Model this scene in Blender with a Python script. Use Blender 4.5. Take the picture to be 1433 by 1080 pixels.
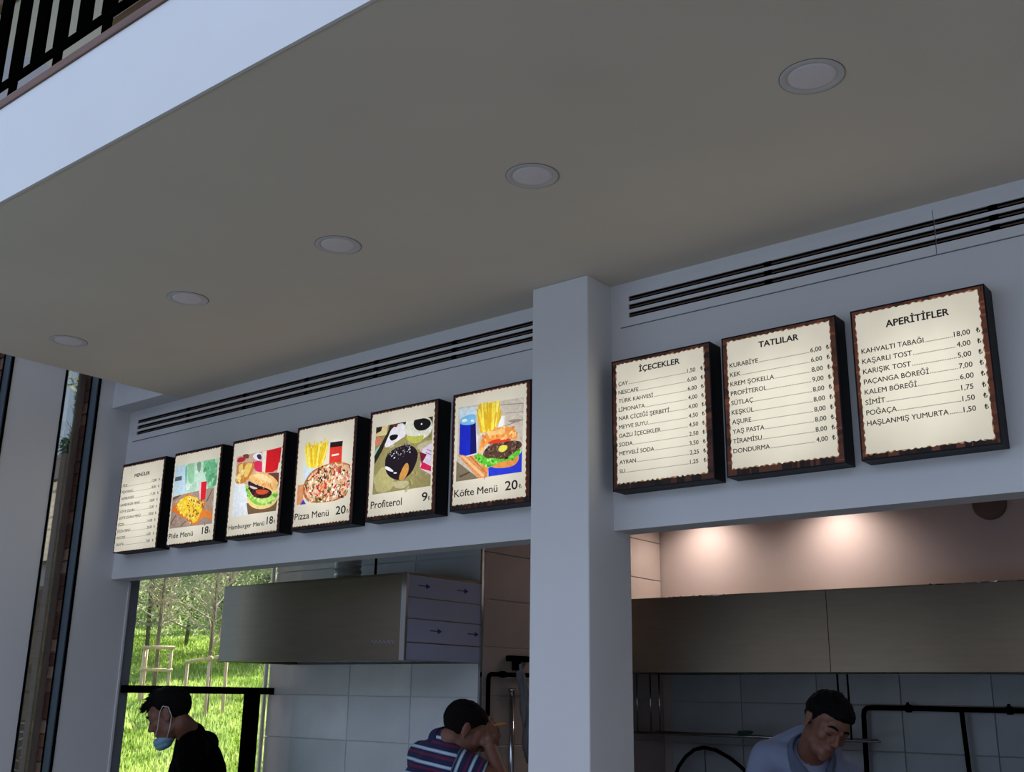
import bpy, bmesh, math, random
from mathutils import Vector, Matrix, noise
import numpy as np
random.seed(7)
for o in list(bpy.data.objects): bpy.data.objects.remove(o)
C = bpy.context.scene.collection
SC = bpy.context.scene

# ------------------------------------------------------------------ camera
cam = bpy.data.cameras.new('camera'); camo = bpy.data.objects.new('camera', cam); C.objects.link(camo)
PITCH, YAW, ROLL = 0.282378, 0.679141, 0.0154833
f_ = Vector((-math.sin(YAW)*math.cos(PITCH), math.cos(YAW)*math.cos(PITCH), math.sin(PITCH)))
r_ = Vector((math.cos(YAW), math.sin(YAW), 0)); u_ = r_.cross(f_)
r2 = r_*math.cos(ROLL)+u_*math.sin(ROLL); u2 = r2.cross(f_)
camo.matrix_world = Matrix(((r2.x,u2.x,-f_.x,0),(r2.y,u2.y,-f_.y,-2.839),(r2.z,u2.z,-f_.z,1.62),(0,0,0,1)))
cam.sensor_fit = 'HORIZONTAL'; cam.sensor_width = 36; cam.lens = 36*1489.74/1433; cam.clip_start = .02; cam.clip_end = 500
SC.camera = camo

# ------------------------------------------------------------------ sky, sun, exposure
def lin(c):
    return tuple(((v/255)/12.92 if v/255 <= .04045 else ((v/255+.055)/1.055)**2.4) for v in c)
W = bpy.data.worlds.new('sky'); SC.world = W; W.use_nodes = True
nt = W.node_tree; nt.nodes.clear()
tc = nt.nodes.new('ShaderNodeTexCoord'); sx = nt.nodes.new('ShaderNodeSeparateXYZ'); rp = nt.nodes.new('ShaderNodeValToRGB')
bg = nt.nodes.new('ShaderNodeBackground'); ow = nt.nodes.new('ShaderNodeOutputWorld')
nt.links.new(tc.outputs['Generated'], sx.inputs[0]); nt.links.new(sx.outputs['Z'], rp.inputs[0])
nt.links.new(rp.outputs[0], bg.inputs[0]); nt.links.new(bg.outputs[0], ow.inputs[0])
rp.color_ramp.elements[0].position = 0.0; rp.color_ramp.elements[0].color = (.56,.74,1.08,1)
rp.color_ramp.elements[1].position = 1.0; rp.color_ramp.elements[1].color = (.74,.78,.97,1)
bg.inputs[1].default_value = 1.42
sun = bpy.data.lights.new('sun','SUN'); sun.energy = 17; sun.angle = math.radians(.6); sun.color = (1,.95,.84)
so = bpy.data.objects.new('sun', sun); C.objects.link(so); so.location = (0,20,30)
sd = Vector((-.27,.80,.64)).normalized()          # towards the sun, behind the hill
so.rotation_euler = sd.to_track_quat('Z','Y').to_euler()
SC.view_settings.view_transform = 'Standard'; SC.view_settings.look = 'None'
SC.view_settings.exposure = 0.0; SC.view_settings.gamma = 1; SC.view_settings.use_curve_mapping = False

# ------------------------------------------------------------------ materials
def mat(name, col, rough=.6, metal=0, vary=.08, scale=8, bump=0, spec=.5, stretch=None):
    m = bpy.data.materials.new(name); m.use_nodes = True; n = m.node_tree.nodes; l = m.node_tree.links
    b = n['Principled BSDF']; b.inputs['Roughness'].default_value = rough; b.inputs['Metallic'].default_value = metal
    b.inputs['Specular IOR Level'].default_value = spec
    c = lin(col)
    t = n.new('ShaderNodeTexCoord'); mp = n.new('ShaderNodeMapping'); nz = n.new('ShaderNodeTexNoise'); r = n.new('ShaderNodeValToRGB')
    nz.inputs['Scale'].default_value = scale; nz.inputs['Detail'].default_value = 5
    if stretch: mp.inputs['Scale'].default_value = stretch
    l.new(t.outputs['Object'], mp.inputs[0]); l.new(mp.outputs[0], nz.inputs[0]); l.new(nz.outputs[0], r.inputs[0]); l.new(r.outputs[0], b.inputs['Base Color'])
    r.color_ramp.elements[0].position = .3; r.color_ramp.elements[1].position = .7
    r.color_ramp.elements[0].color = (*[v*(1-vary) for v in c],1); r.color_ramp.elements[1].color = (*[min(1,v*(1+vary)) for v in c],1)
    if bump:
        bp = n.new('ShaderNodeBump'); bp.inputs['Strength'].default_value = bump; bp.inputs['Distance'].default_value = .01
        l.new(nz.outputs[0], bp.inputs['Height']); l.new(bp.outputs[0], b.inputs['Normal'])
    return m
def glassmat(name, refl, tint, ttint=(1,1,1), rough=.0):
    m = bpy.data.materials.new(name); m.use_nodes = True; n = m.node_tree.nodes; l = m.node_tree.links; n.clear()
    o = n.new('ShaderNodeOutputMaterial'); mx = n.new('ShaderNodeMixShader'); g = n.new('ShaderNodeBsdfGlossy'); t = n.new('ShaderNodeBsdfTransparent')
    fr = n.new('ShaderNodeFresnel'); fr.inputs[0].default_value = 1.5; ad = n.new('ShaderNodeMath'); ad.operation = 'ADD'; ad.use_clamp = True
    g.inputs['Roughness'].default_value = rough; g.inputs['Color'].default_value = (*tint,1); t.inputs[0].default_value = (*ttint,1)
    l.new(fr.outputs[0], ad.inputs[0]); ad.inputs[1].default_value = refl; l.new(ad.outputs[0], mx.inputs[0])
    l.new(t.outputs[0], mx.inputs[1]); l.new(g.outputs[0], mx.inputs[2]); l.new(mx.outputs[0], o.inputs[0])
    return m
def leafmat(name, c1, c2, trans=.5, scale=3):
    m = bpy.data.materials.new(name); m.use_nodes = True; n = m.node_tree.nodes; l = m.node_tree.links; n.clear()
    o = n.new('ShaderNodeOutputMaterial'); mx = n.new('ShaderNodeMixShader'); d = n.new('ShaderNodeBsdfDiffuse'); t = n.new('ShaderNodeBsdfTranslucent')
    nz = n.new('ShaderNodeTexNoise'); nz.inputs['Scale'].default_value = scale; nz.inputs['Detail'].default_value = 6
    tcx = n.new('ShaderNodeTexCoord'); r = n.new('ShaderNodeValToRGB'); l.new(tcx.outputs['Object'], nz.inputs[0]); l.new(nz.outputs[0], r.inputs[0])
    r.color_ramp.elements[0].position = .35; r.color_ramp.elements[1].position = .65
    r.color_ramp.elements[0].color = (*lin(c1),1); r.color_ramp.elements[1].color = (*lin(c2),1)
    l.new(r.outputs[0], d.inputs[0]); l.new(r.outputs[0], t.inputs[0]); mx.inputs[0].default_value = trans
    l.new(d.outputs[0], mx.inputs[1]); l.new(t.outputs[0], mx.inputs[2]); l.new(mx.outputs[0], o.inputs[0])
    return m
def printmat(name, strength, n0=.9, n1=1.08, ns=14):            # backlit printed film, colours per face stored in the mesh
    m = bpy.data.materials.new(name); m.use_nodes = True; n = m.node_tree.nodes; l = m.node_tree.links; n.clear()
    o = n.new('ShaderNodeOutputMaterial'); e = n.new('ShaderNodeEmission'); a = n.new('ShaderNodeAttribute'); a.attribute_name = 'ink'
    d = n.new('ShaderNodeBsdfDiffuse'); ad = n.new('ShaderNodeAddShader')
    t = n.new('ShaderNodeTexCoord'); nz = n.new('ShaderNodeTexNoise'); nz.inputs['Scale'].default_value = ns; nz.inputs['Detail'].default_value = 6
    mr = n.new('ShaderNodeMapRange'); mr.inputs[1].default_value = .3; mr.inputs[2].default_value = .7; mr.inputs[3].default_value = n0; mr.inputs[4].default_value = n1
    # lamp tubes sit behind the middle of the film: the sign gives off more light there
    vd = n.new('ShaderNodeVectorMath'); vd.operation = 'DISTANCE'; vd.inputs[1].default_value = (.18,0,.2)
    fr = n.new('ShaderNodeMapRange'); fr.inputs[1].default_value = .04; fr.inputs[2].default_value = .25; fr.inputs[3].default_value = strength; fr.inputs[4].default_value = strength*.66
    fr.interpolation_type = 'SMOOTHSTEP'
    mu = n.new('ShaderNodeMath'); mu.operation = 'MULTIPLY'
    l.new(t.outputs['Object'], nz.inputs[0]); l.new(nz.outputs[0], mr.inputs[0]); l.new(t.outputs['Object'], vd.inputs[0]); l.new(vd.outputs['Value'], fr.inputs[0])
    l.new(mr.outputs[0], mu.inputs[0]); l.new(fr.outputs[0], mu.inputs[1]); l.new(mu.outputs[0], e.inputs[1]); l.new(a.outputs['Color'], e.inputs[0])
    d.inputs[0].default_value = (.03,.03,.03,1); l.new(e.outputs[0], ad.inputs[0]); l.new(d.outputs[0], ad.inputs[1]); l.new(ad.outputs[0], o.inputs[0])
    return m
M = dict(
 white = mat('white_paint',(214,214,214),.75,0,.02,3,.02),
 soffit = mat('soffit_paint',(216,205,188),.8,0,.03,2,.03),
 black = mat('black_metal',(3,3,3),.9,0,.1,20,spec=.0),
 housing = mat('sign_housing',(5,5,6),.5,0,.1,20,spec=.2),
 alu = mat('window_aluminium',(98,112,128),.4,.6,.06,5),
 greyalu = mat('grey_aluminium',(112,116,122),.6,0,.06,5),
 taupe = mat('taupe_profile',(132,116,106),.6,0,.08,8),
 brick = mat('brick_clay',(142,104,88),.85,0,.35,30,.4),
 tile = mat('pale_grey_tile',(176,180,182),.3,0,.10,3,.02),
 grout = mat('grout',(205,205,205),.9,0,.05,10),
 browntile = mat('taupe_tile',(172,158,150),.35,0,.10,4,.02),
 darktile = mat('slate_tile',(164,172,176),.35,0,.12,4,.02),
 beige = mat('beige_plaster',(180,164,158),.8,0,.03,3,.03),
 steel = mat('brushed_steel',(134,124,110),.32,1,.05,5,.004,stretch=(1,1,10)),
 chrome = mat('chrome',(190,192,195),.15,1,.03,8),
 film = mat('protective_film',(166,174,200),.45,0,.05,5),
 arrow = mat('arrow_ink',(26,34,120),.6,0,.05,8),
 wood = mat('dark_wood',(92,60,44),.6,0,.25,5,.15,stretch=(1,8,8)),
 plank = mat('timber',(122,92,74),.6,0,.22,4,.15,stretch=(1,8,8)),
 stake = mat('stake_wood',(196,172,140),.8,0,.15,6,.2,stretch=(6,6,1)),
 bark = mat('bark',(112,96,84),.9,0,.3,20,.6),
 twig = mat('pale_twig',(178,158,140),.8,0,.2,20,.3),
 paving = mat('paving',(90,76,60),.85,0,.12,4,.1),
 sky_block = mat('sky_block_grey',(66,66,66),.8,0,.15,3,.1,stretch=(1,1,8)),
 upper = mat('upper_plaster',(158,146,124),.8,0,.05,3,.04),
 cloth = mat('green_cloth',(30,72,62),.9,0,.15,20,.3),
 rag = mat('grey_rag',(120,122,126),.9,0,.15,20,.3),
 foil = mat('foil_duct',(190,192,192),.35,.6,.1,30,.3),
 grass = leafmat('lawn_ground',(72,110,28),(122,150,48),.15,1.2),
 blade = leafmat('grass_blades',(120,148,60),(190,204,120),.5,2),
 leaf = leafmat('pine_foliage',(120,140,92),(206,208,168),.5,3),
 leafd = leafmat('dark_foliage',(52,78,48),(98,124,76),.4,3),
 skin = mat('skin',(122,82,66),.55,0,.06,12,.05),
 hairm = mat('black_hair',(10,9,9),.8,0,.3,60,.5,spec=.15),
 hairs = mat('cropped_hair',(17,15,15),.9,0,.4,120,.4,spec=.1),
 lipm = mat('lips',(112,66,60),.5,0,.05,20),
 tee = mat('black_cotton',(4,4,5),1,0,.2,30,.1,spec=.05),
 jeans = mat('dark_denim',(34,38,52),.9,0,.2,40,.2),
 shoe = mat('black_leather',(18,18,18),.5,0,.1,20),
 shirt = mat('pale_blue_cotton',(128,138,164),.85,0,.06,14,.25),
 masktop = mat('mask_paper',(120,168,186),.8,0,.05,30,.1),
 strap = mat('mask_strap',(210,205,200),.8,0,.03,20),
 eye = mat('eye_dark',(40,30,26),.25,0,.05,20),
 food = mat('fried_food',(190,130,40),.7,0,.2,40,.3),
 lamp = mat('lamp_diffuser',(222,214,216),.5,0,.02,8),
 ring = mat('lamp_ring',(196,192,188),.5,0,.02,8),
 ductdark = mat('dark_plastic',(86,66,58),.6,0,.05,8),
 shadow_line = mat('painted_shadow_line',(112,112,116),.9,0,.02,8),
 winglass = glassmat('clear_glass',.02,(1,1,1),(.93,.96,.94)),
 darkglass = glassmat('coated_glass',.42,(.8,.78,.74),(.8,.82,.78)),
)
PRINT = printmat('backlit_print', 1.06, .95, 1.04, 9)
PICTURE = printmat('backlit_picture', 1.08, .86, 1.12, 60)
def stripes():
    m = bpy.data.materials.new('striped_jersey'); m.use_nodes = True; n = m.node_tree.nodes; l = m.node_tree.links; b = n['Principled BSDF']
    b.inputs['Roughness'].default_value = .9
    a = n.new('ShaderNodeAttribute'); a.attribute_name = 'stripe'; a.attribute_type = 'GEOMETRY'
    fr = n.new('ShaderNodeMath'); fr.operation = 'FRACT'; ml = n.new('ShaderNodeMath'); ml.operation = 'MULTIPLY'; ml.inputs[1].default_value = 1/.052
    r = n.new('ShaderNodeValToRGB'); r.color_ramp.interpolation = 'CONSTANT'
    l.new(a.outputs['Fac'], ml.inputs[0]); l.new(ml.outputs[0], fr.inputs[0]); l.new(fr.outputs[0], r.inputs[0]); l.new(r.outputs[0], b.inputs['Base Color'])
    navy, red, pale, teal = (34,34,74),(104,30,66),(196,206,220),(120,168,190)
    cr = r.color_ramp; cr.elements[0].position = 0; cr.elements[0].color = (*lin(navy),1); cr.elements[1].position = .26; cr.elements[1].color = (*lin(red),1)
    for p,c in ((.44,navy),(.62,teal),(.68,pale),(.82,teal),(.87,navy)):
        e = cr.elements.new(p); e.color = (*lin(c),1)
    return m
M['jersey'] = stripes()

# ------------------------------------------------------------------ helpers
def link(name, me, m, parent=None, loc=(0,0,0)):
    o = bpy.data.objects.new(name, me); C.objects.link(o); o.location = loc
    if m is not None and not me.materials: me.materials.append(m)
    if parent: o.parent = parent
    return o
def tag(o, label=None, cat=None, group=None, kind=None):
    if label: o['label'] = label
    if cat: o['category'] = cat
    if group: o['group'] = group
    if kind: o['kind'] = kind
    return o
def thing(name, label, cat, loc=(0,0,0), group=None, kind=None):
    o = bpy.data.objects.new(name, None); C.objects.link(o); o.location = loc; o.empty_display_size = .1
    return tag(o, label, cat, group, kind)
def bx(bm, x0,x1,y0,y1,z0,z1):
    v = [bm.verts.new(p) for p in ((x0,y0,z0),(x1,y0,z0),(x1,y1,z0),(x0,y1,z0),(x0,y0,z1),(x1,y0,z1),(x1,y1,z1),(x0,y1,z1))]
    for q in ((3,2,1,0),(4,5,6,7),(0,1,5,4),(1,2,6,5),(2,3,7,6),(3,0,4,7)): bm.faces.new([v[i] for i in q])
def done(bm, name, m, parent=None, loc=(0,0,0), bevel=0, smooth=False):
    bmesh.ops.recalc_face_normals(bm, faces=bm.faces[:])
    if bevel: bmesh.ops.bevel(bm, geom=bm.edges[:], offset=bevel, segments=2, affect='EDGES', profile=.5, clamp_overlap=True)
    me = bpy.data.meshes.new(name); bm.to_mesh(me); bm.free()
    if smooth:
        for p in me.polygons: p.use_smooth = True
    return link(name, me, m, parent, loc)
def box(name, b, m, parent=None, bevel=0, kind=None, loc=(0,0,0)):
    bm = bmesh.new()
    for q in (b if isinstance(b[0], (list,tuple)) else [b]): bx(bm, *q)
    o = done(bm, name, m, parent, loc, bevel)
    if kind: o['kind'] = kind
    return o
def tube_bm(bm, pts, rad, seg=8, cap=True):
    pts = [Vector(p) for p in pts]; rads = rad if isinstance(rad,(list,tuple)) else [rad]*len(pts)
    rings = []; up = None
    for i,p in enumerate(pts):
        d = (pts[min(i+1,len(pts)-1)]-pts[max(i-1,0)]).normalized()
        if up is None: up = d.orthogonal().normalized()
        up = (up-d*up.dot(d)); up = up.normalized() if up.length > 1e-5 else d.orthogonal().normalized()
        s = d.cross(up)
        rings.append([bm.verts.new(p+(up*math.cos(2*math.pi*k/seg)+s*math.sin(2*math.pi*k/seg))*rads[i]) for k in range(seg)])
    for a,b in zip(rings, rings[1:]):
        for k in range(seg): bm.faces.new((a[k],a[(k+1)%seg],b[(k+1)%seg],b[k]))
    if cap: bm.faces.new(rings[0][::-1]); bm.faces.new(rings[-1])
def tube(name, pts, rad, m, parent=None, seg=10, loc=(0,0,0)):
    bm = bmesh.new(); tube_bm(bm, [Vector(p)-Vector(loc) for p in pts], rad, seg); return done(bm, name, m, parent, (0,0,0) if parent else loc, 0, True)
def lathe(bm, prof, seg=40, ax='Z', cen=(0,0,0)):
    rings = []
    for r,z in prof:
        ring = []
        for k in range(seg):
            a = 2*math.pi*k/seg; p = (r*math.cos(a), r*math.sin(a), z) if ax == 'Z' else (r*math.cos(a), z, r*math.sin(a))
            ring.append(bm.verts.new(Vector(p)+Vector(cen)))
        rings.append(ring)
    for a,b in zip(rings, rings[1:]):
        for k in range(seg): bm.faces.new((a[k],a[(k+1)%seg],b[(k+1)%seg],b[k]))
    bm.faces.new(rings[0]); bm.faces.new(rings[-1][::-1])
def copy_tree(o, parent=None, kids=None):
    c = o.copy(); C.objects.link(c); c.parent = parent
    for ch in list(o.children): copy_tree(ch, c)
    return c
STR = 'structure'
# ------------------------------------------------------------------ the setting
XL, CZ, ZL = -4.753, 2.9565, 2.126
box('floor', (-4.75,6,-7,2.6,-.1,0), M['paving'], kind=STR)
box('ceiling', (-4.3175,5,-1.588,.1,CZ,3.2865), M['soffit'], kind=STR)
box('wall_fascia', (-4.318,5,-1.596,-1.588,CZ-.003,3.2865), M['white'], kind=STR)
box('wall_front', [(XL,-1.9,0,.1,ZL,CZ+.5),(-1.9,5,0,.1,ZL,CZ)], M['white'], kind=STR)
box('trim_1', (XL,-4.3175,-.105,0,CZ,3.9), M['white'], kind=STR)                       # boxed beam over the gap
box('wall_front', [(XL,-2.09,0,.1,0,.94),(-1.87,5,0,.1,0,.94)], M['white'], kind=STR)
box('wall_pillar', (-2.094,-1.866,-.14,.1,0,CZ), M['white'], kind=STR, bevel=.004)
# left wall with two slot windows
wl = box('wall_left', [(XL-.15,XL,-1.9,-.80,0,4.6),(XL-.15,XL,-.626,-.362,0,4.6),(XL-.15,XL,-.185,.1,0,4.6),(XL-.15,XL,-.8,-.626,4.3,4.6),(XL-.15,XL,-.362,-.185,4.3,4.6),
   (XL-.15,XL,-.8,-.626,0,.1),(XL-.15,XL,-.362,-.185,0,.1),(XL-.15,XL,.1,1.1,0,.9),(XL-.15,XL,.1,1.1,2.52,4.6)], M['white'], kind=STR)
def slot_window(n, y0, y1):
    w = thing('window_%d' % n, None, None, (XL,y1,0), kind=STR)
    def b(name, q, m): return box(name, (q[0],q[1],q[2]-y1,q[3]-y1,q[4],q[5]), m, w)
    b('frame_edge', (-.003,.004,y1-.006,y1+.004,.1,4.3), M['black']); b('frame_edge', (-.003,.004,y0-.006,y0+.003,.1,4.3), M['black'])
    b('window_frame', (-.058,-.003,y1-.012,y1,.1,4.3), M['alu'])
    b('frame_edge', (-.066,-.058,y1-.015,y1,.1,4.3), M['black'])
    b('glazing_bead', (-.150,-.122,y1-.036,y1,.1,4.3), M['taupe']); b('glazing_bead', (-.150,-.122,y0,y0+.014,.1,4.3), M['taupe'])
    b('window_frame', (-.122,-.003,y0,y0+.01,.1,4.3), M['alu'])
    b('glass_pane', (-.137,-.133,y0+.01,y1-.015,.1,4.3), M['darkglass'])
    rnd = random.Random(n); me = None; z = 1.0; cols = [M['brick'], mat('brick_pale',(176,146,126),.85,0,.3,30,.4), mat('brick_dark',(112,76,64),.85,0,.3,30,.4)]
    mes = []
    for c in cols:
        bm = bmesh.new(); bx(bm, -.119,-.070,-.012,-.001,.0,.0545); bmesh.ops.bevel(bm, geom=bm.edges[:], offset=.003, segments=1, affect='EDGES')
        bmesh.ops.recalc_face_normals(bm, faces=bm.faces[:]); me = bpy.data.meshes.new('brick'); bm.to_mesh(me); bm.free(); me.materials.append(c); mes.append(me)
    while z < 3.5:
        o = link('brick', rnd.choice(mes), None, w, (rnd.uniform(-.0015,.0015), rnd.uniform(-.002,0), z)); z += .0600
slot_window(1, -.362, -.185)
slot_window(2, -.80, -.626)
# side window of the kitchen
w3 = thing('window_3', None, None, (XL,.1,.9), kind=STR)
def wb(name, q, m, bevel=0): return box(name, (q[0],q[1],q[2]-.1,q[3]-.1,q[4]-.9,q[5]-.9), m, w3, bevel)
wb('window_frame', (-.10,-.002,.1,.158,.9,2.52), M['greyalu'], .003); wb('frame_edge', (-.004,.006,.094,.104,.9,2.12), M['white'])
wb('window_frame', (-.030,-.004,.982,.995,.9,2.52), M['white'], .002); wb('window_frame', (-.08,0,.158,.962,2.47,2.52), M['greyalu'], .003)
wb('transom', (.006,.052,.11,.998,1.603,1.638), M['black'], .003); wb('mullion', (.004,.045,.835,.915,.9,1.603), M['black'], .003)
wb('window_sill', (-.12,.03,.1,.985,.88,.9), M['greyalu'])
wb('glass_pane', (-.020,-.016,.15,.984,.9,2.48), M['winglass'])
# kitchen walls
wt = box('wall_back', (XL,-3.26,1.004,1.12,0,2.7), M['grout'], kind=STR)
bm = bmesh.new(); bx(bm, 0,.4265,-.009,0,0,.2115); bmesh.ops.bevel(bm, geom=bm.edges[:], offset=.002, segments=1, affect='EDGES'); bmesh.ops.recalc_face_normals(bm, faces=bm.faces[:])
tm = bpy.data.meshes.new('tile'); bm.to_mesh(tm); bm.free()
tms = []
for k,c in enumerate(((206,211,214),(198,204,208),(212,216,218))):
    q = tm.copy(); q.materials.append(mat('pale_tile_%d' % k, c, .3, 0, .10, 2.5+k, .02)); tms.append(q)
rnd = random.Random(3)
for r in range(8):
    for c in range(4):
        o = link('tile', rnd.choice(tms), None, wt, (-4.98+.43*c, 1.006+rnd.uniform(0,.0008), .962+.215*r)); 
        if c == 0: o.scale.x = .5; o.location.x = -4.753+.0
    # last column
for r in range(8):
    pass
wbn = box('wall_partition', (-3.36,-3.262,1.12,2.6,0,2.7), M['grout'], kind=STR)
bm = bmesh.new(); bx(bm, 0,.009,0,.4265,0,.2145); bmesh.ops.bevel(bm, geom=bm.edges[:], offset=.002, segments=1, affect='EDGES'); bmesh.ops.recalc_face_normals(bm, faces=bm.faces[:])
tb = bpy.data.meshes.new('tile'); bm.to_mesh(tb); bm.free(); tb.materials.append(M['browntile'])
for r in range(7):
    for c in range(4): link('tile', tb, None, wbn, (-3.262+rnd.uniform(0,.0008), 1.01+.43*c if c<3 else 2.30-.13, 1.18+.218*r))
wbk = box('wall_back', (-3.36,1.4,2.604,2.7,0,2.7), M['beige'], kind=STR)
bm = bmesh.new(); bx(bm, 0,.4265,-.009,0,0,.2145); bmesh.ops.bevel(bm, geom=bm.edges[:], offset=.002, segments=1, affect='EDGES'); bmesh.ops.recalc_face_normals(bm, faces=bm.faces[:])
td = bpy.data.meshes.new('tile'); bm.to_mesh(td); bm.free(); td.materials.append(M['darktile'])
for r in range(4):
    for c in range(7): link('tile', td, None, wbk, (-3.197+.43*c, 2.604+rnd.uniform(0,.0008), 1.165+.218*r))
box('wall_right', (3.2,3.35,-1.59,0,0,CZ), M['white'], kind=STR)  # unseen wall added to keep light from the right off the pillar
# plain blocks added out of view to cut off the low sky light
wo = box('sky_block_opposite', (-16,18,-19,-18.6,0,5.2), M['sky_block'], kind=STR)
box('sky_block_side', (9,9.4,-18.6,-2.2,0,5.2), M['sky_block'], kind=STR)
box('wall_right', (1.4,1.5,.1,2.7,0,2.7), M['beige'], kind=STR)
box('ceiling', (XL-.15,1.5,.1,2.7,2.7,2.8), M['beige'], kind=STR)
box('trim_2', (-3.264,-3.252,.990,1.004,0,2.7), M['chrome'], kind=STR)
# upper storey set back behind the balcony
uw = box('wall_upper', (-7,6,-.35,-.2,3.2865,6.2), M['upper'], kind=STR)
box('floor', (-4.3175,5,-1.58,-.2,3.2865,3.295), M['wood'], kind=STR)
box('shade_roof', (-7,6,-1.5,3.2,6.2,6.35), M['wood'], kind=STR)  # added above the view to shade the balcony and block the sun
box('trim_3', (-7,6,-.40,-.35,5.72,6.2), M['wood'], kind=STR)
box('trim_4', (-4.73,-4.36,-.42,-.35,4.98,5.3), M['plank'], kind=STR)
# low worktops in the two hatches
for k,(x0,x1,lb) in enumerate(((XL+.005,-2.1,'pale counter top of the left serving hatch below the picture menus'),(-1.86,1.4,'pale counter top of the right serving hatch below the price lists'))):
    t = box('counter_top', (x0,x1,-.10,.13,.94,.975), M['white'], bevel=.004); tag(t, lb, 'counter')

# ------------------------------------------------------------------ balcony railing
rl = thing('balcony_railing', 'black metal balcony railing with flat upright bars above the white slab edge', 'railing', (-3.0,-1.57,3.2865))
def rb(name, q, m, bevel=0): return box(name, (q[0]+3.0,q[1]+3.0,q[2]+1.57,q[3]+1.57,q[4]-3.2865,q[5]-3.2865), m, rl, bevel)
rb('kerb', (-4.32,5,-1.602,-1.582,3.2865,3.316), M['wood'], .003)
rb('bottom_rail', (-4.3,5,-1.600,-1.588,3.3585,3.3845), M['black'], .003)
rb('top_rail', (-4.3,5,-1.610,-1.565,4.26,4.30), M['black'], .003)
bmx = bmesh.new(); bx(bmx, -.031,.031,-.006,.006,0,.88); me = bpy.data.meshes.new('baluster'); bmesh.ops.recalc_face_normals(bmx, faces=bmx.faces[:]); bmx.to_mesh(me); bmx.free(); me.materials.append(M['black'])
x = -4.22; k = 0
while x < 1.2:
    link('baluster', me, None, rl, (x+3.0, -1.594+1.57, 3.3845-3.2865)); x += .128; k += 1
x = -4.22
while x < 1.2:
    rb('post', (x-.018,x+.018,-1.600,-1.590,3.315,3.3585), M['black']); x += .256

# ------------------------------------------------------------------ ceiling downlights
def downlight(x, lb):
    t = thing('ceiling_downlight', lb, 'light', (x,-.80,CZ), 'round downlights in a row in the soffit')
    bm = bmesh.new()
    prof = [(.0705,.001),(.0705,-.0018),(.068,-.003),(.057,-.002),(.0545,-.0006),(.0545,.001)]
    lathe(bm, prof, 48); done(bm, 'trim_ring', M['ring'], t, smooth=True)
    bm = bmesh.new(); lathe(bm, [(.0535,.001),(.0535,-.0012),(.045,-.0022),(.001,-.0026)], 48); done(bm, 'diffuser', M['lamp'], t, smooth=True)
    bm = bmesh.new(); lathe(bm, [(.0722,.0005),(.0722,-.0012),(.0703,-.0012),(.0703,.0005)], 48); done(bm, 'painted_shadow_line', M['shadow_line'], t, smooth=True)  # solid grey ring painted as a shadow line at the rim
for x,lb in ((-.799,'unlit round downlight nearest the camera, above the appetiser price list'),(-1.587,'unlit round downlight second from the right, in front of the pillar'),
    (-2.35,'unlit round downlight in the middle of the soffit row'),(-3.134,'unlit round downlight second from the left in the soffit row'),(-3.935,'unlit round downlight farthest left, beside the soffit end')):
    downlight(x, lb)

# ------------------------------------------------------------------ linear air grilles
def grille(x0, x1, lb, blades, end=True):
    t = thing('air_grille', lb, 'vent', (x0,0,2.80), 'linear slot air grilles above the menu boards')
    L = x1-x0
    box('backing', (.001,L,-.0015,0,.02,.108), M['black'], t)
    ys = [(.0,.028),(.0455,.0565),(.0745,.0855),(.1035,.131)]
    for a,b in ys: box('slat', (0.0,L,-.007,-.0015,a,b), M['white'], t)
    if end: box('frame_end', [(0,.034,-.007,-.0015,a+.0001,b-.0001) for a,b in ((.028,.0455),(.0565,.0745),(.0855,.1035))], M['white'], t)
    box('painted_shadow_line', [(-.0012,L,-.004,0,-.0012,0),(-.0012,L,-.004,0,.131,.1322),(-.0012,0,-.004,0,0,.131)], M['shadow_line'], t)  # solid grey strips painted as the shadow line round the grille
    for a,b in ((.028,.0455),(.0565,.0745),(.0855,.1035)): box('blade', (.034 if end else .001,L,-.0045,-.003,(a+b)/2-.003,(a+b)/2+.001), M['ductdark'], t)
    x = .034+blades
    while x < L-.05:
        box('clip', [(x-.012,x+.012,-.0062,-.0015,a,b) for a,b in ((.028,.0455),(.0565,.0745),(.0855,.1035))], M['black'], t); x += blades
grille(-4.705,-2.094, 'long white linear air grille with three black slots above the picture menus', .42)
grille(-1.826,-.795, 'white linear air grille with three black slots right of the pillar', .50)
grille(-.793,.6, 'white linear air grille butted on at the far right edge of the photo', .12, False)

# ------------------------------------------------------------------ left hood
h = thing('extractor_hood', 'dark brushed steel extractor hood with arrowed film on its side, in the left hatch', 'extractor hood', (-3.26,.5,1.755))
X0,X1,Y0,Y1,Z0,Z1 = -4.54+3.26, 0, 0, .50, 0, .365
box('front_panel', (X0,X1-.002,Y0,Y0+.012,Z0,Z1), M['steel'], h, .003)
box('end_panel', (X0,X0+.012,Y0+.012,Y1,Z0,Z1), M['steel'], h, .002)
box('end_panel', (X1-.014,X1-.002,Y0+.012,Y1,Z0,Z1), M['steel'], h, .002)
box('bottom_lip', [(X0+.012,X1-.014,Y0+.012,Y0+.05,.0,.004),(X0+.012,X1-.014,Y1-.05,Y1,0,.004)], M['steel'], h)
box('filter_bank', (X0+.012,X1-.014,Y0+.05,Y1-.01,.12,.13), M['steel'], h)
box('top_panel', (X0,X1,Y0,Y1,Z1,Z1+.004), M['steel'], h)
box('corner_trim', [(X1-.028,X1+.001,-.003,0,0,Z1),(X1-.0015,X1+.0015,0,.010,0,Z1)], M['chrome'], h); box('corner_trim', (X1-.002,X1+.0015,Y1-.006,Y1,0,Z1), M['chrome'], h)
zb = [.0,.075,.175,.265,.362]
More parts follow.
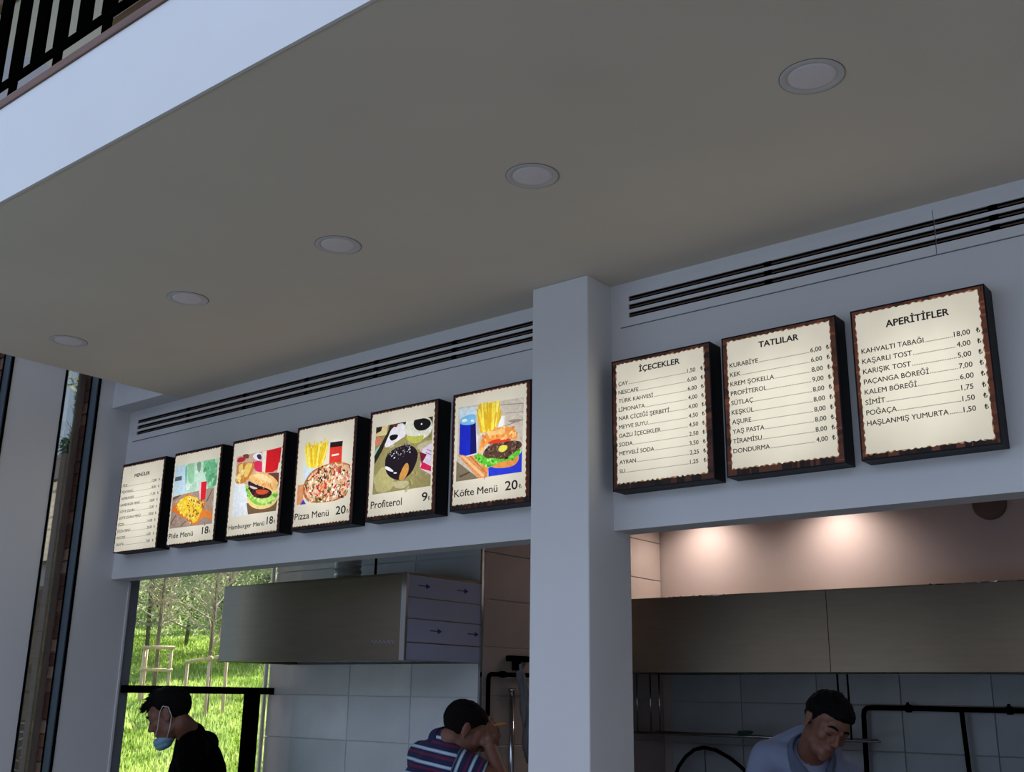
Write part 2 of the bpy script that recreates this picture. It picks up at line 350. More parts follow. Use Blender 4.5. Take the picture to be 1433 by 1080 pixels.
for k in range(4):
    fm = box('protective_film', (X1-.002,X1+.0004,.012,Y1-.008,zb[k]+.0025,zb[k+1]-.0025), M['film'], h, 0)
    for y in ((.155,.405) if k == 2-1 else (.07,.325) if k == 3 else ()):
        bm = bmesh.new(); zc = (zb[k]+zb[k+1])/2+.004
        pts = [(0,-.0022),(.05,-.0022),(.05,-.012),(.078,0),(.05,.012),(.05,.0022),(0,.0022)]
        vs = [bm.verts.new((X1+.0004,y+a,zc+b)) for a,b in pts]; f = bm.faces.new(vs); r = bmesh.ops.extrude_face_region(bm, geom=[f])
        bmesh.ops.translate(bm, vec=(.0004,0,0), verts=[v for v in r['geom'] if isinstance(v, bmesh.types.BMVert)])
        done(bm, 'printed_arrow', M['arrow'], fm)
bm = bmesh.new(); tube_bm(bm, [(-.20+.14*t, -.0006, .078+.006*math.sin(t*38)+.003*math.sin(t*71)) for t in [i/50 for i in range(51)]], .0009, 5); done(bm, 'script_mark', M['film'], h)
bm = bmesh.new(); pr = []
for i in range(46): pr.append((.062+.006*(i%2)+.002*math.sin(i*1.7), i*.0125))
lathe(bm, pr, 28, 'Z', (0,0,0)); dc = done(bm, 'flexible_duct', M['foil'], None, (-3.91,.75,2.125), 0, False); tag(dc, 'crinkled silver flexible duct rising from the steel hood', 'duct')
ro = tube('hanging_rod', [(-3.716,.75,2.123),(-3.716,.75,2.7)], .006, M['black'], None, 8, (-3.716,.75,2.123)); tag(ro, 'thin dark rod hanging the hood, right of the silver duct', 'rod')

# ------------------------------------------------------------------ right hood
h2 = thing('extractor_hood', 'wide brushed steel extractor hood across the right hatch, with a vertical seam', 'extractor hood', (-3.25,2.05,1.742))
zt = .374
box('front_panel', (0,1.2192,0,.012,0,zt), M['steel'], h2, .0015); box('front_panel', (1.2208,4.5,0,.012,0,zt), M['steel'], h2, .0015)
box('end_panel', (0,.01,.012,.55,0,zt), M['steel'], h2); box('top_panel', (0,4.5,0,.55,zt,zt+.004), M['steel'], h2)
box('bottom_lip', [(0,4.5,.012,.05,0,.004),(0,4.5,.5,.55,0,.004)], M['steel'], h2); box('filter_bank', (.01,4.5,.05,.54,.12,.13), M['steel'], h2)
rnd = random.Random(5); bm = bmesh.new()
for i in range(60):
    x = rnd.choice((rnd.uniform(.3,.75),rnd.uniform(1.7,2.6))); w = rnd.uniform(.004,.03); v = [bm.verts.new((x+a,-.001-rnd.uniform(0,.004),zt+b)) for a,b in ((0,0),(w,0),(w*.8,rnd.uniform(.002,.007)),(w*.2,rnd.uniform(.002,.006)))]; bm.faces.new(v)
tf = done(bm, 'torn_film', M['chrome'], h2); tf['kind'] = 'stuff'
# kitchen downlights that wash the back wall; the rightmost is an added unseen fill
for x,lb in ((-2.93,'lit warm downlight over the back wall, left one'),(-2.15,'lit warm downlight over the back wall, middle one'),(-.58,'added unseen fill downlight, right of the round vent cover')):
    t = thing('kitchen_downlight', lb, 'light', (x,2.42,2.7), 'lit downlights in the kitchen ceiling')
    bm = bmesh.new(); lathe(bm, [(.05,.001),(.05,-.003),(.042,-.005),(.04,.001)], 32); done(bm, 'trim_ring', M['ring'], t, smooth=True)
    L = bpy.data.lights.new('kitchen_lamp','SPOT'); L.energy = 27; L.color = (1,.86,.78); L.spot_size = math.radians(150); L.spot_blend = 1; L.shadow_soft_size = .05
    lo = bpy.data.objects.new('lamp', L); C.objects.link(lo); lo.parent = t; lo.location = (0,0,-.012)
bm = bmesh.new(); lathe(bm, [(.078,0),(.078,-.02),(.070,-.026),(.001,-.028)], 36, 'Y'); o = done(bm, 'round_vent_cover', M['ductdark'], None, (-1.40,2.603,2.545), 0, True); tag(o, 'dark brown round vent cover high on the beige kitchen wall', 'vent')

# ------------------------------------------------------------------ shelf, pipes, cable in the right hatch
s = thing('wire_shelf', 'thin chrome hanging shelf on rods under the right hood', 'shelf', (-3.25,2.3,1.44))
def sb(name, pts, r, m, seg=8): return tube(name, [(p[0]+3.25,p[1]-2.3,p[2]-1.44) for p in pts], r, m, s, seg)
sb('front_rail', [(-3.25,2.28,1.438),(-1.906,2.28,1.438)], .005, M['chrome']); sb('back_rail', [(-3.25,2.50,1.438),(-2.0,2.50,1.438)], .004, M['chrome'])
box('shelf_plate', (0,.35,-.022,.20,-.012,-.004), M['steel'], s); box('shelf_plate', (.36,1.25,-.01,.20,-.010,-.004), M['ductdark'], s)
for x in (-3.228,-3.143,-3.088): sb('rod', [(x,2.28,1.44),(x,2.28,1.74)], .004, M['chrome'])
for x in (-2.103,-2.053): sb('rod', [(x,2.30,1.44),(x,2.30,1.74)], .005, M['black'])
pf = thing('black_pipe_frame', 'black pipe run with rounded corner and clamps on the back tiles', 'pipe', (-2.08,2.55,1.0))
def pb(name, pts, r, m=M['black'], seg=10): return tube(name, [(p[0]+2.08,p[1]-2.55,p[2]-1.0) for p in pts], r, m, pf, seg)
pb('pipe', [(-2.095,2.555,1.0),(-2.085,2.555,1.55),(-2.080,2.555,1.572),(-2.066,2.555,1.584),(-2.04,2.555,1.587),(-1.3,2.555,1.585),(.6,2.555,1.58)], .0125)
pb('pipe', [(-1.613,2.55,1.582),(-1.595,2.55,1.0)], .011)
for x in (-1.86,-1.40): pb('clamp', [(x-.012,2.553,1.586),(x+.012,2.553,1.586)], .019); pb('clamp_screw', [(x,2.545,1.59),(x,2.545,1.615)], .007)
cb = tube('cable', [(-3.15,2.5,1.0),(-3.145,2.5,1.18),(-3.11,2.5,1.26),(-3.063,2.5,1.315),(-3.01,2.5,1.352),(-2.95,2.5,1.366),(-2.88,2.5,1.355),(-2.80,2.5,1.32),(-2.74,2.5,1.28),(-2.65,2.5,1.20),(-2.6,2.5,1.0)], .010, M['black'], None, 10, (-3.15,2.5,1.0)); tag(cb, 'thick black cable looping in an arc below the chrome shelf', 'cable')
cb = tube('thin_rod', [(-2.948,2.51,1.0),(-2.952,2.51,1.36)], .003, M['chrome'], None, 8, (-2.948,2.51,1.0)); tag(cb, 'thin upright rod beneath the black cable arc', 'rod')

# ------------------------------------------------------------------ things on the taupe wall at the end of the left hatch
pf = thing('black_wall_pipe', 'black bent water pipe on the taupe tiled wall beside the pillar', 'pipe', (-3.22,1.0,1.5))
tube('pipe', [(0,.012,.03),(0,.012,.19),(0,.018,.205),(0,.03,.21),(0,.5,.212)], .0105, M['black'], pf); tube('coupling', [(0,.10,.211),(0,.13,.211)], .0145, M['black'], pf); tube('spout', [(0,.012,.03),(0,.012,-.01)], .006, M['chrome'], pf)
mo = thing('hanging_rag', 'grey twisted rag hanging from a dark wall bracket beside the pillar', 'rag', (-3.22,1.22,1.78))
box('bracket', [(-.03,.012,-.05,.13,-.008,.018),(-.01,.03,-.03,-.005,-.05,.012)], M['black'], mo, .004)
bm = bmesh.new(); tube_bm(bm, [(.02,-.015,-.02),(.02,-.005,-.08),(.022,.02,-.15),(.018,.035,-.22),(.022,.06,-.30),(.02,.05,-.38),(.02,.07,-.46)], [.014,.017,.015,.022,.024,.02,.010], 9); tube_bm(bm, [(.03,.0,-.05),(.034,.03,-.14),(.028,.03,-.24),(.03,.02,-.30)], [.010,.013,.012,.004], 8); done(bm, 'cloth', M['rag'], mo, smooth=True)
sp = thing('silver_pipe', 'upright silver pipe on the taupe wall beside the grey rag', 'pipe', (-3.22,1.19,.9)); tube('pipe', [(0,0,0),(0,-.005,.735)], .013, M['chrome'], sp); tube('cap', [(0,-.005,.735),(0,-.005,.75)], .017, M['chrome'], sp)
PRINT_DATA = {
1:[
('S',(196,226,208),[(0.026,0.886),(0.931,0.876),(0.905,0.546),(0.049,0.536)]),
('S',(196,222,238),[(0.028,0.855),(0.244,0.856),(0.321,0.553),(0.047,0.542)]),
('C',(112,186,140),[(0.605,0.888),(0.912,0.861),(0.932,0.692),(0.913,0.562),(0.787,0.553),(0.67,0.718)]),
('C',(150,205,165),[(0.289,0.857),(0.433,0.866),(0.478,0.635),(0.345,0.635)]),
('C',(125,160,132),[(0.478,0.861),(0.592,0.866),(0.574,0.727),(0.519,0.766)]),
('C',(120,190,172),[(0.241,0.839),(0.299,0.845),(0.315,0.649),(0.285,0.641)]),
('P',(84,96,104),[(0.052,0.74),(0.193,0.741),(0.198,0.694),(0.05,0.694)]),
('P',(165,142,128),[(0.039,0.528),(0.364,0.541),(0.903,0.557),(0.919,0.18),(0.031,0.187)]),
('P',(105,85,75),[(0.049,0.514),(0.207,0.54),(0.214,0.528),(0.055,0.485)]),
('P',(110,90,80),[(0.047,0.242),(0.149,0.33),(0.162,0.321),(0.059,0.228)]),
('P',(110,90,80),[(0.758,0.421),(0.863,0.544),(0.873,0.534),(0.777,0.408)]),
('P',(115,95,85),[(0.255,0.194),(0.367,0.247),(0.38,0.238),(0.289,0.194)]),
('P',(240,205,205),[(0.575,0.62),(0.63,0.641),(0.657,0.451),(0.623,0.449)]),
('P',(216,28,48),[(0.62,0.635),(0.735,0.635),(0.737,0.443),(0.64,0.44)]),
('C',(230,132,52),[(0.689,0.327),(0.816,0.337),(0.914,0.288),(0.918,0.196),(0.855,0.241),(0.766,0.261),(0.667,0.241),(0.628,0.195),(0.553,0.193),(0.617,0.311)]),
('P',(222,118,42),[(0.041,0.412),(0.365,0.534),(0.765,0.404),(0.576,0.188),(0.054,0.379)]),
('C',(240,202,48),[(0.08,0.42),(0.353,0.538),(0.743,0.409),(0.599,0.214),(0.527,0.213)]),
],
2:[
('P',(226,232,240),[(0.096,0.637),(0.332,0.518),(0.405,0.221),(0.094,0.216)]),
('P',(205,170,155),[(0.099,0.831),(0.589,0.838),(0.926,0.842),(0.922,0.527),(0.342,0.517),(0.106,0.604)]),
('C',(192,42,52),[(0.111,0.819),(0.264,0.818),(0.277,0.771),(0.11,0.764)]),
('C',(120,72,52),[(0.199,0.843),(0.331,0.842),(0.336,0.785),(0.236,0.806)]),
('C',(238,238,242),[(0.403,0.829),(0.573,0.837),(0.589,0.734),(0.421,0.776)]),
('C',(58,48,82),[(0.47,0.816),(0.563,0.814),(0.583,0.748),(0.501,0.768)]),
('C',(218,45,92),[(0.444,0.756),(0.604,0.735),(0.664,0.623),(0.502,0.635),(0.422,0.703)]),
('P',(240,228,212),[(0.582,0.834),(0.66,0.834),(0.665,0.612),(0.604,0.631)]),
('P',(216,24,34),[(0.66,0.834),(0.931,0.844),(0.908,0.631),(0.797,0.606),(0.661,0.615)]),
('P',(236,225,205),[(0.899,0.691),(0.937,0.693),(0.932,0.589),(0.884,0.593)]),
('P',(112,62,52),[(0.721,0.603),(0.917,0.59),(0.927,0.464),(0.81,0.517)]),
('P',(120,92,62),[(0.361,0.335),(0.95,0.328),(0.913,0.218),(0.405,0.221)]),
('C',(196,130,50),[(0.111,0.756),(0.253,0.757),(0.436,0.744),(0.456,0.678),(0.354,0.57),(0.278,0.545),(0.177,0.541),(0.095,0.572),(0.137,0.666)]),
('C',(240,205,120),[(0.139,0.747),(0.245,0.747),(0.219,0.636),(0.157,0.664)]),
('C',(238,200,110),[(0.276,0.744),(0.417,0.738),(0.395,0.684),(0.33,0.593),(0.256,0.617)]),
('C',(242,212,130),[(0.106,0.628),(0.253,0.698),(0.281,0.673),(0.186,0.553),(0.107,0.577)]),
('C',(242,216,142),[(0.349,0.41),(0.393,0.322),(0.539,0.263),(0.715,0.249),(0.864,0.274),(0.931,0.33),(0.929,0.413),(0.841,0.431),(0.393,0.449)]),
('C',(135,200,72),[(0.306,0.515),(0.372,0.515),(0.422,0.415),(0.563,0.361),(0.847,0.389),(0.919,0.413),(0.916,0.331),(0.767,0.287),(0.573,0.295),(0.428,0.351),(0.362,0.42)]),
('C',(196,232,128),[(0.565,0.35),(0.7,0.349),(0.849,0.373),(0.874,0.335),(0.745,0.304),(0.61,0.31)]),
('C',(62,24,30),[(0.345,0.573),(0.481,0.515),(0.832,0.426),(0.798,0.362),(0.622,0.356),(0.464,0.398),(0.379,0.482)]),
('C',(205,200,195),[(0.382,0.514),(0.485,0.489),(0.567,0.465),(0.489,0.462),(0.411,0.485)]),
('C',(205,84,42),[(0.505,0.462),(0.726,0.439),(0.772,0.411),(0.655,0.393),(0.536,0.415)]),
('C',(240,190,120),[(0.335,0.588),(0.462,0.639),(0.661,0.615),(0.823,0.56),(0.932,0.485),(0.922,0.421),(0.847,0.416),(0.684,0.463),(0.5,0.519)]),
('C',(250,218,160),[(0.464,0.623),(0.623,0.608),(0.767,0.552),(0.832,0.494),(0.674,0.529),(0.469,0.591)]),
],
3:[
('P',(208,228,242),[(0.143,0.622),(0.335,0.592),(0.222,0.469),(0.169,0.446)]),
('P',(226,152,102),[(0.068,0.433),(0.167,0.435),(0.18,0.251),(0.072,0.242)]),
('P',(72,62,186),[(0.128,0.242),(0.181,0.289),(0.23,0.24)]),
('C',(222,176,30),[(0.174,0.698),(0.173,0.789),(0.26,0.808),(0.33,0.794),(0.459,0.78),(0.516,0.695),(0.505,0.63),(0.405,0.573),(0.307,0.578),(0.212,0.626)]),
('P',(235,230,220),[(0.575,0.809),(0.675,0.817),(0.774,0.793),(0.775,0.778),(0.573,0.789)]),
('P',(38,20,20),[(0.573,0.794),(0.778,0.786),(0.774,0.732),(0.573,0.743)]),
('P',(226,60,44),[(0.572,0.745),(0.774,0.736),(0.777,0.578),(0.576,0.592)]),
('P',(250,240,235),[(0.609,0.674),(0.726,0.673),(0.728,0.657),(0.611,0.657)]),
('C',(180,118,70),[(0.253,0.533),(0.395,0.577),(0.67,0.6),(0.86,0.569),(0.946,0.539),(0.941,0.231),(0.309,0.231),(0.178,0.317),(0.149,0.42)]),
('C',(226,184,146),[(0.285,0.519),(0.416,0.561),(0.672,0.582),(0.861,0.555),(0.938,0.526),(0.936,0.247),(0.327,0.25),(0.21,0.326),(0.186,0.411)]),
],
4:[
('P',(152,142,92),[(0.097,0.881),(0.946,0.879),(0.93,0.242),(0.089,0.238)]),
('P',(44,28,12),[(0.097,0.881),(0.274,0.879),(0.244,0.787),(0.097,0.79)]),
('P',(228,208,152),[(0.189,0.873),(0.275,0.871),(0.261,0.762),(0.099,0.766),(0.101,0.792),(0.175,0.809)]),
('P',(48,34,20),[(0.303,0.873),(0.946,0.873),(0.942,0.783),(0.526,0.777),(0.281,0.794)]),
('C',(222,128,98),[(0.092,0.758),(0.193,0.752),(0.179,0.687),(0.09,0.674)]),
('C',(152,202,172),[(0.083,0.642),(0.198,0.687),(0.181,0.62),(0.098,0.53)]),
('C',(232,230,236),[(0.339,0.831),(0.53,0.851),(0.558,0.721),(0.476,0.702),(0.265,0.634),(0.229,0.678)]),
('C',(12,10,10),[(0.294,0.755),(0.439,0.752),(0.423,0.71),(0.327,0.694)]),
('C',(110,45,40),[(0.337,0.86),(0.427,0.865),(0.416,0.813),(0.354,0.825)]),
('P',(32,30,22),[(0.29,0.805),(0.316,0.79),(0.209,0.628),(0.102,0.512),(0.088,0.583)]),
('C',(190,182,150),[(0.737,0.627),(0.95,0.648),(0.945,0.609),(0.777,0.566),(0.703,0.597)]),
('C',(186,178,120),[(0.121,0.418),(0.248,0.497),(0.429,0.332),(0.362,0.248),(0.174,0.242),(0.122,0.292)]),
('P',(222,208,232),[(0.795,0.576),(0.925,0.615),(0.929,0.34),(0.769,0.409)]),
('P',(212,30,80),[(0.802,0.463),(0.93,0.412),(0.927,0.368),(0.769,0.409)]),
('P',(112,22,50),[(0.756,0.555),(0.86,0.522),(0.789,0.443)]),
('P',(90,70,110),[(0.857,0.569),(0.93,0.544),(0.93,0.539),(0.858,0.562)]),
('P',(90,70,110),[(0.841,0.543),(0.931,0.514),(0.932,0.509),(0.842,0.536)]),
('C',(222,222,205),[(0.517,0.778),(0.54,0.85),(0.648,0.882),(0.776,0.878),(0.904,0.833),(0.935,0.75),(0.877,0.679),(0.735,0.661),(0.568,0.714)]),
('C',(186,188,82),[(0.539,0.729),(0.697,0.694),(0.826,0.701),(0.773,0.64),(0.683,0.635),(0.59,0.661)]),
('C',(14,10,14),[(0.644,0.808),(0.668,0.857),(0.777,0.858),(0.887,0.824),(0.907,0.776),(0.838,0.739),(0.712,0.743)]),
('C',(240,240,250),[(0.753,0.806),(0.776,0.81),(0.784,0.796),(0.763,0.791)]),
('C',(190,180,140),[(0.374,0.326),(0.504,0.325),(0.632,0.313),(0.599,0.261),(0.49,0.254),(0.406,0.278)]),
('C',(28,14,24),[(0.258,0.496),(0.261,0.565),(0.37,0.622),(0.536,0.644),(0.666,0.618),(0.743,0.548),(0.713,0.45),(0.629,0.358),(0.485,0.327),(0.353,0.362),(0.273,0.426)]),
('C',(206,146,72),[(0.527,0.452),(0.593,0.485),(0.621,0.415),(0.558,0.331),(0.457,0.329)]),
('C',(235,235,240),[(0.259,0.479),(0.316,0.468),(0.395,0.423),(0.377,0.414),(0.3,0.437),(0.266,0.455)]),
('C',(235,235,240),[(0.386,0.41),(0.442,0.407),(0.44,0.394),(0.397,0.398)]),
],
5:[
('P',(206,196,182),[(0.079,0.881),(0.917,0.86),(0.898,0.246),(0.071,0.246)]),
('P',(120,110,105),[(0.451,0.85),(0.91,0.811),(0.91,0.807),(0.451,0.845)]),
('P',(140,128,120),[(0.698,0.756),(0.911,0.742),(0.911,0.738),(0.699,0.751)]),
('P',(120,110,105),[(0.684,0.651),(0.912,0.677),(0.912,0.671),(0.684,0.646)]),
('C',(150,138,128),[(0.7,0.686),(0.836,0.692),(0.904,0.67),(0.803,0.656)]),
('P',(204,226,240),[(0.079,0.869),(0.362,0.858),(0.346,0.789),(0.089,0.78)]),
('P',(132,118,94),[(0.068,0.421),(0.366,0.247),(0.071,0.246)]),
('P',(78,68,54),[(0.106,0.289),(0.249,0.315),(0.258,0.306),(0.133,0.277)]),
('P',(226,152,92),[(0.079,0.472),(0.162,0.458),(0.359,0.46),(0.49,0.32),(0.475,0.247),(0.366,0.246)]),
('P',(250,196,138),[(0.125,0.459),(0.171,0.454),(0.445,0.262),(0.41,0.254)]),
('P',(180,105,55),[(0.234,0.45),(0.252,0.451),(0.47,0.282),(0.471,0.271)]),
('P',(38,58,216),[(0.486,0.321),(0.9,0.424),(0.898,0.249),(0.492,0.25)]),
('P',(24,38,196),[(0.102,0.76),(0.309,0.746),(0.332,0.461),(0.198,0.452),(0.103,0.473)]),
('P',(14,14,98),[(0.244,0.731),(0.309,0.729),(0.326,0.466),(0.248,0.458)]),
('P',(225,215,215),[(0.32,0.627),(0.346,0.619),(0.348,0.45),(0.198,0.442),(0.198,0.453),(0.332,0.461)]),
('C',(122,192,238),[(0.103,0.784),(0.201,0.801),(0.301,0.801),(0.312,0.752),(0.31,0.713),(0.205,0.712),(0.102,0.73)]),
('C',(235,245,250),[(0.12,0.77),(0.184,0.774),(0.204,0.748),(0.14,0.741)]),
('C',(235,245,250),[(0.24,0.755),(0.285,0.755),(0.291,0.731),(0.251,0.732)]),
('P',(240,245,250),[(0.626,0.739),(0.682,0.735),(0.674,0.643),(0.598,0.647)]),
('C',(222,180,40),[(0.334,0.731),(0.365,0.763),(0.434,0.837),(0.505,0.839),(0.575,0.836),(0.628,0.8),(0.647,0.727),(0.58,0.655),(0.459,0.611),(0.378,0.644)]),
('C',(228,150,72),[(0.45,0.37),(0.64,0.373),(0.859,0.406),(0.868,0.35),(0.811,0.305),(0.676,0.3),(0.538,0.315)]),
('C',(92,192,52),[(0.326,0.463),(0.43,0.424),(0.875,0.438),(0.902,0.4),(0.779,0.359),(0.606,0.354),(0.538,0.325),(0.451,0.34),(0.362,0.377),(0.312,0.428)]),
('C',(88,60,46),[(0.398,0.444),(0.497,0.514),(0.636,0.524),(0.84,0.512),(0.9,0.486),(0.895,0.447),(0.778,0.404),(0.691,0.37),(0.553,0.399),(0.466,0.4)]),
('C',(226,222,84),[(0.608,0.465),(0.637,0.493),(0.722,0.486),(0.726,0.455),(0.673,0.431),(0.621,0.441)]),
('C',(218,62,30),[(0.455,0.533),(0.531,0.559),(0.763,0.538),(0.769,0.512),(0.497,0.516)]),
('C',(236,152,70),[(0.363,0.494),(0.393,0.582),(0.528,0.638),(0.667,0.649),(0.79,0.626),(0.842,0.566),(0.843,0.509),(0.755,0.538),(0.531,0.554),(0.445,0.514),(0.38,0.458)]),
('C',(246,196,124),[(0.46,0.588),(0.546,0.624),(0.684,0.631),(0.702,0.594),(0.582,0.585)]),
],
}
# ------------------------------------------------------------------ menu boards
BW, BH, BT = .3575, .4268, .068
INK = (30,27,26)
def inkmesh(name, faces, parent, y0=0.0, dy=-.00006, pm=None):
    # faces: list of (colour, [(u,v)...]); later ones lie on top by a hair
    verts, fs, cols = [], [], []
    for k,(c,pts) in enumerate(faces):
        i = len(verts); verts += [(u*BW, y0+dy*k, v*BH) for u,v in pts]; fs.append(list(range(i,i+len(pts)))); cols.append(lin(c))
    bm = bmesh.new(); vs = [bm.verts.new(v) for v in verts]; lay = bm.faces.layers.int.new('k')
    for k,f in enumerate(fs):
        try: q = bm.faces.new([vs[i] for i in f]); q[lay] = k
        except ValueError: pass
    for q in bm.faces:
        q.normal_update()
    bmesh.ops.triangulate(bm, faces=[q for q in bm.faces if len(q.verts) > 4])
    ca = bm.loops.layers.float_color.new('ink')
    for q in bm.faces:
        for l_ in q.loops: l_[ca] = (*cols[q[lay]],1)
    me = bpy.data.meshes.new(name); bm.to_mesh(me); bm.free(); return link(name, me, pm or PRINT, parent)
def chaikin(p, n=2):
    for _ in range(n):
        q = []
        for a,b in zip(p, p[1:]+p[:1]): q += [(a[0]*.75+b[0]*.25,a[1]*.75+b[1]*.25),(a[0]*.25+b[0]*.75,a[1]*.25+b[1]*.75)]
        p = q
    return p
def torn(i, amp, rnd, n=60):
    u0,u1,v0,v1 = i; p = []
    cor = [(u0,v0),(u1,v0),(u1,v1),(u0,v1)]
    for a,b in zip(cor, cor[1:]+cor[:1]):
        for k in range(n):
            t = k/n; x = a[0]+(b[0]-a[0])*t; y = a[1]+(b[1]-a[1])*t; j = rnd.uniform(-amp,amp)+amp*.8*math.sin(k*1.9)
            p.append((x+(j if a[0]==b[0] else 0), y+(j if a[1]==b[1] else 0)))
    return p
def text(name, items, parent, y):
    # items: (string, u, v, cap height in metres, width in u or None, weight in metres)
    bm = bmesh.new()
    for s_, u, v, cap, wid, bold in items:
        cu = bpy.data.curves.new('t','FONT'); cu.body = s_; cu.size = cap/.727; cu.resolution_u = 3; cu.fill_mode = 'FRONT'
        o = bpy.data.objects.new('t', cu); C.objects.link(o); bpy.context.view_layer.update()
        me = bpy.data.meshes.new_from_object(o.evaluated_get(bpy.context.evaluated_depsgraph_get()))
        xs = [w.co.x for w in me.vertices]; x0,x1 = min(xs), max(xs); sc = (wid*BW/(x1-x0)) if wid else 1.03
        me.transform(Matrix(((sc,0,0,u*BW-x0*sc),(0,0,0,y),(0,1,0,v*BH),(0,0,0,1))))
        for k,(dx,dz) in enumerate(((0,0),(1,0),(-1,0),(0,.8),(0,-.8))):       # heavier strokes: the same glyphs laid a hair apart
            mk = me.copy(); mk.transform(Matrix.Translation((dx*bold,-.000012*k,dz*bold))); bm.from_mesh(mk); bpy.data.meshes.remove(mk)
        bpy.data.objects.remove(o); bpy.data.curves.remove(cu); bpy.data.meshes.remove(me)
    me = bpy.data.meshes.new(name); ca = bm.loops.layers.float_color.new('ink')
    for q in bm.faces:
        for l_ in q.loops: l_[ca] = (*lin(INK),1)
    bm.to_mesh(me); bm.free(); return link(name, me, PRINT, parent)
def textw(s_, cap):
    cu = bpy.data.curves.new('t','FONT'); cu.body = s_; cu.size = cap/.727
    o = bpy.data.objects.new('t', cu); C.objects.link(o); bpy.context.view_layer.update(); w = o.dimensions.x*1.03
    bpy.data.objects.remove(o); bpy.data.curves.remove(cu); return w/BW
def board(x, lb, seed, grp, border, inset):
    rnd = random.Random(seed); t = thing('menu_board', lb, 'menu board', (x,-BT,2.237), grp)
    hs = box('housing', (0,BW,.0015,BT,0,BH), M['housing'], t, .0015)
    box('rim', [(0,.004,-.001,.004,0,BH),(BW-.004,BW,-.001,.004,0,BH),(.004,BW-.004,-.001,.004,0,.004),(.004,BW-.004,-.001,.004,BH-.004,BH)], M['housing'], t)
    fc = [(border, [(.01,.008),(.99,.008),(.99,.992),(.01,.992)])]
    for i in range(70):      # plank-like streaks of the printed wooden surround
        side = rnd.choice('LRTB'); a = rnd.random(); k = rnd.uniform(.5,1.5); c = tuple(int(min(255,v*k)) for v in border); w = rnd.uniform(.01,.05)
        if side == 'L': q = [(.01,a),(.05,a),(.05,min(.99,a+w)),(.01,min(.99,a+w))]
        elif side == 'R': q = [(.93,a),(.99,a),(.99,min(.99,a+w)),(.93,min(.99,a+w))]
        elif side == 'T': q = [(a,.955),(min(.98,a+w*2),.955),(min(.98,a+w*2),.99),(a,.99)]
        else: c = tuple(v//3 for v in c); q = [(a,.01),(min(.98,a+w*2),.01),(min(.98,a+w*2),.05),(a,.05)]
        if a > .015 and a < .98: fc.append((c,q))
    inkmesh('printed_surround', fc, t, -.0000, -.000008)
    inkmesh('printed_paper', [((168,128,98), torn((inset[0]-.004,inset[1]+.004,inset[2]-.004,inset[3]+.004), .005, rnd)),((232,226,208), torn(inset, .0045, rnd))], t, -.0008)
    return t
PRE = 'backlit menu board '
def prices(t, title, tu, tv, tw, tcap, rows, u0, v0, v1, cap0, pu, lu, upu=None):
    cap0 = cap0*1.12
    text('heading', [(title, tu, tv, tcap, tw, .0009)], t, -.0014)
    n = len(rows)
    for i,(nm,pr) in enumerate(rows):
        it = []; cap = cap0; v = v0+(v1-v0)*i/(n-1); w = textw(nm, cap); p0 = pu if len(pr) < 5 else pu-.012
        it.append((nm, u0, v, cap, None, .0003)); pw = textw(pr, cap)
        dw = textw('.'*20, cap)/20; nd = max(2, int((p0-.012-u0-w-.006)/dw)); it.append(('.'*nd, u0+w+.008, v, cap, p0-.010-(u0+w+.008), .0001))
        it.append((pr, p0, v, cap, None, .0003)); it.append(('\u20ba', lu, v, cap*.95, None, .0004))
        text('menu_row', it, t, -.0014)
G1, G2 = 'picture menu boards left of the pillar', 'price list boards right of the pillar'
XB = [-4.652+.4285*k for k in range(6)]
t = board(XB[0], PRE+'farthest left, headed MENÜLER with ten prices', 11, G1, (34,16,14), (.018,.955,.012,.965))
prices(t, 'MENÜLER', .31, .828, .35, .0165, [('PİDE','12,00'),('PİDE MENÜ','18,00'),('HAMBURGER','11,00'),('HAMBURGER MENÜ','18,00'),('KÖFTE IZGARA','12,00'),('KÖFTE IZGARA MENÜ','20,00'),('PİZZA','14,00'),('PİZZA MENÜ','20,00'),('PATATES','6,00'),('SALATA','7,00')], .05, .737, .075, .0115, .745, .885)
blobrnd = random.Random(99)
def blobs(n, inside, cols, r, n_v=6, asp=1.0):
    out = []
    xs = [p[0] for p in inside]; ys = [p[1] for p in inside]
    def ins(x,y):
        c = False
        for (a,b),(d,e) in zip(inside, inside[1:]+inside[:1]):
            if (b > y) != (e > y) and x < (d-a)*(y-b)/(e-b)+a: c = not c
        return c
    k = 0
    while k < n:
        x,y = blobrnd.uniform(min(xs),max(xs)), blobrnd.uniform(min(ys),max(ys))
        if not ins(x,y): continue
        k += 1; rr = blobrnd.uniform(*r); th = blobrnd.uniform(0,6.28); ca,sa = math.cos(th),math.sin(th)
        p = []
        for j in range(n_v):
            a = 2*math.pi*j/n_v; q = rr*blobrnd.uniform(.7,1.2); ex,ey = q*math.cos(a), q*asp*math.sin(a); p.append((x+ex*ca-ey*sa, y+(ex*sa+ey*ca)*.84))
        out.append((blobrnd.choice(cols), p))
    return out
def sticks(n, box_, cols, w, top):
    out = []
    for i in range(n):
        x = blobrnd.uniform(box_[0],box_[1]); y0 = blobrnd.uniform(box_[2],box_[2]+.05); L = blobrnd.uniform(.6,1.0)*(box_[3]-box_[2]); sl = (x-(box_[0]+box_[1])/2)*top+blobrnd.uniform(-.02,.02)
        out.append((blobrnd.choice(cols), [(x,y0),(x+w,y0),(x+w+sl,y0+L),(x+sl,y0+L)]))
    return out
FRY = [(250,226,70),(240,205,40),(255,238,110),(226,180,30)]
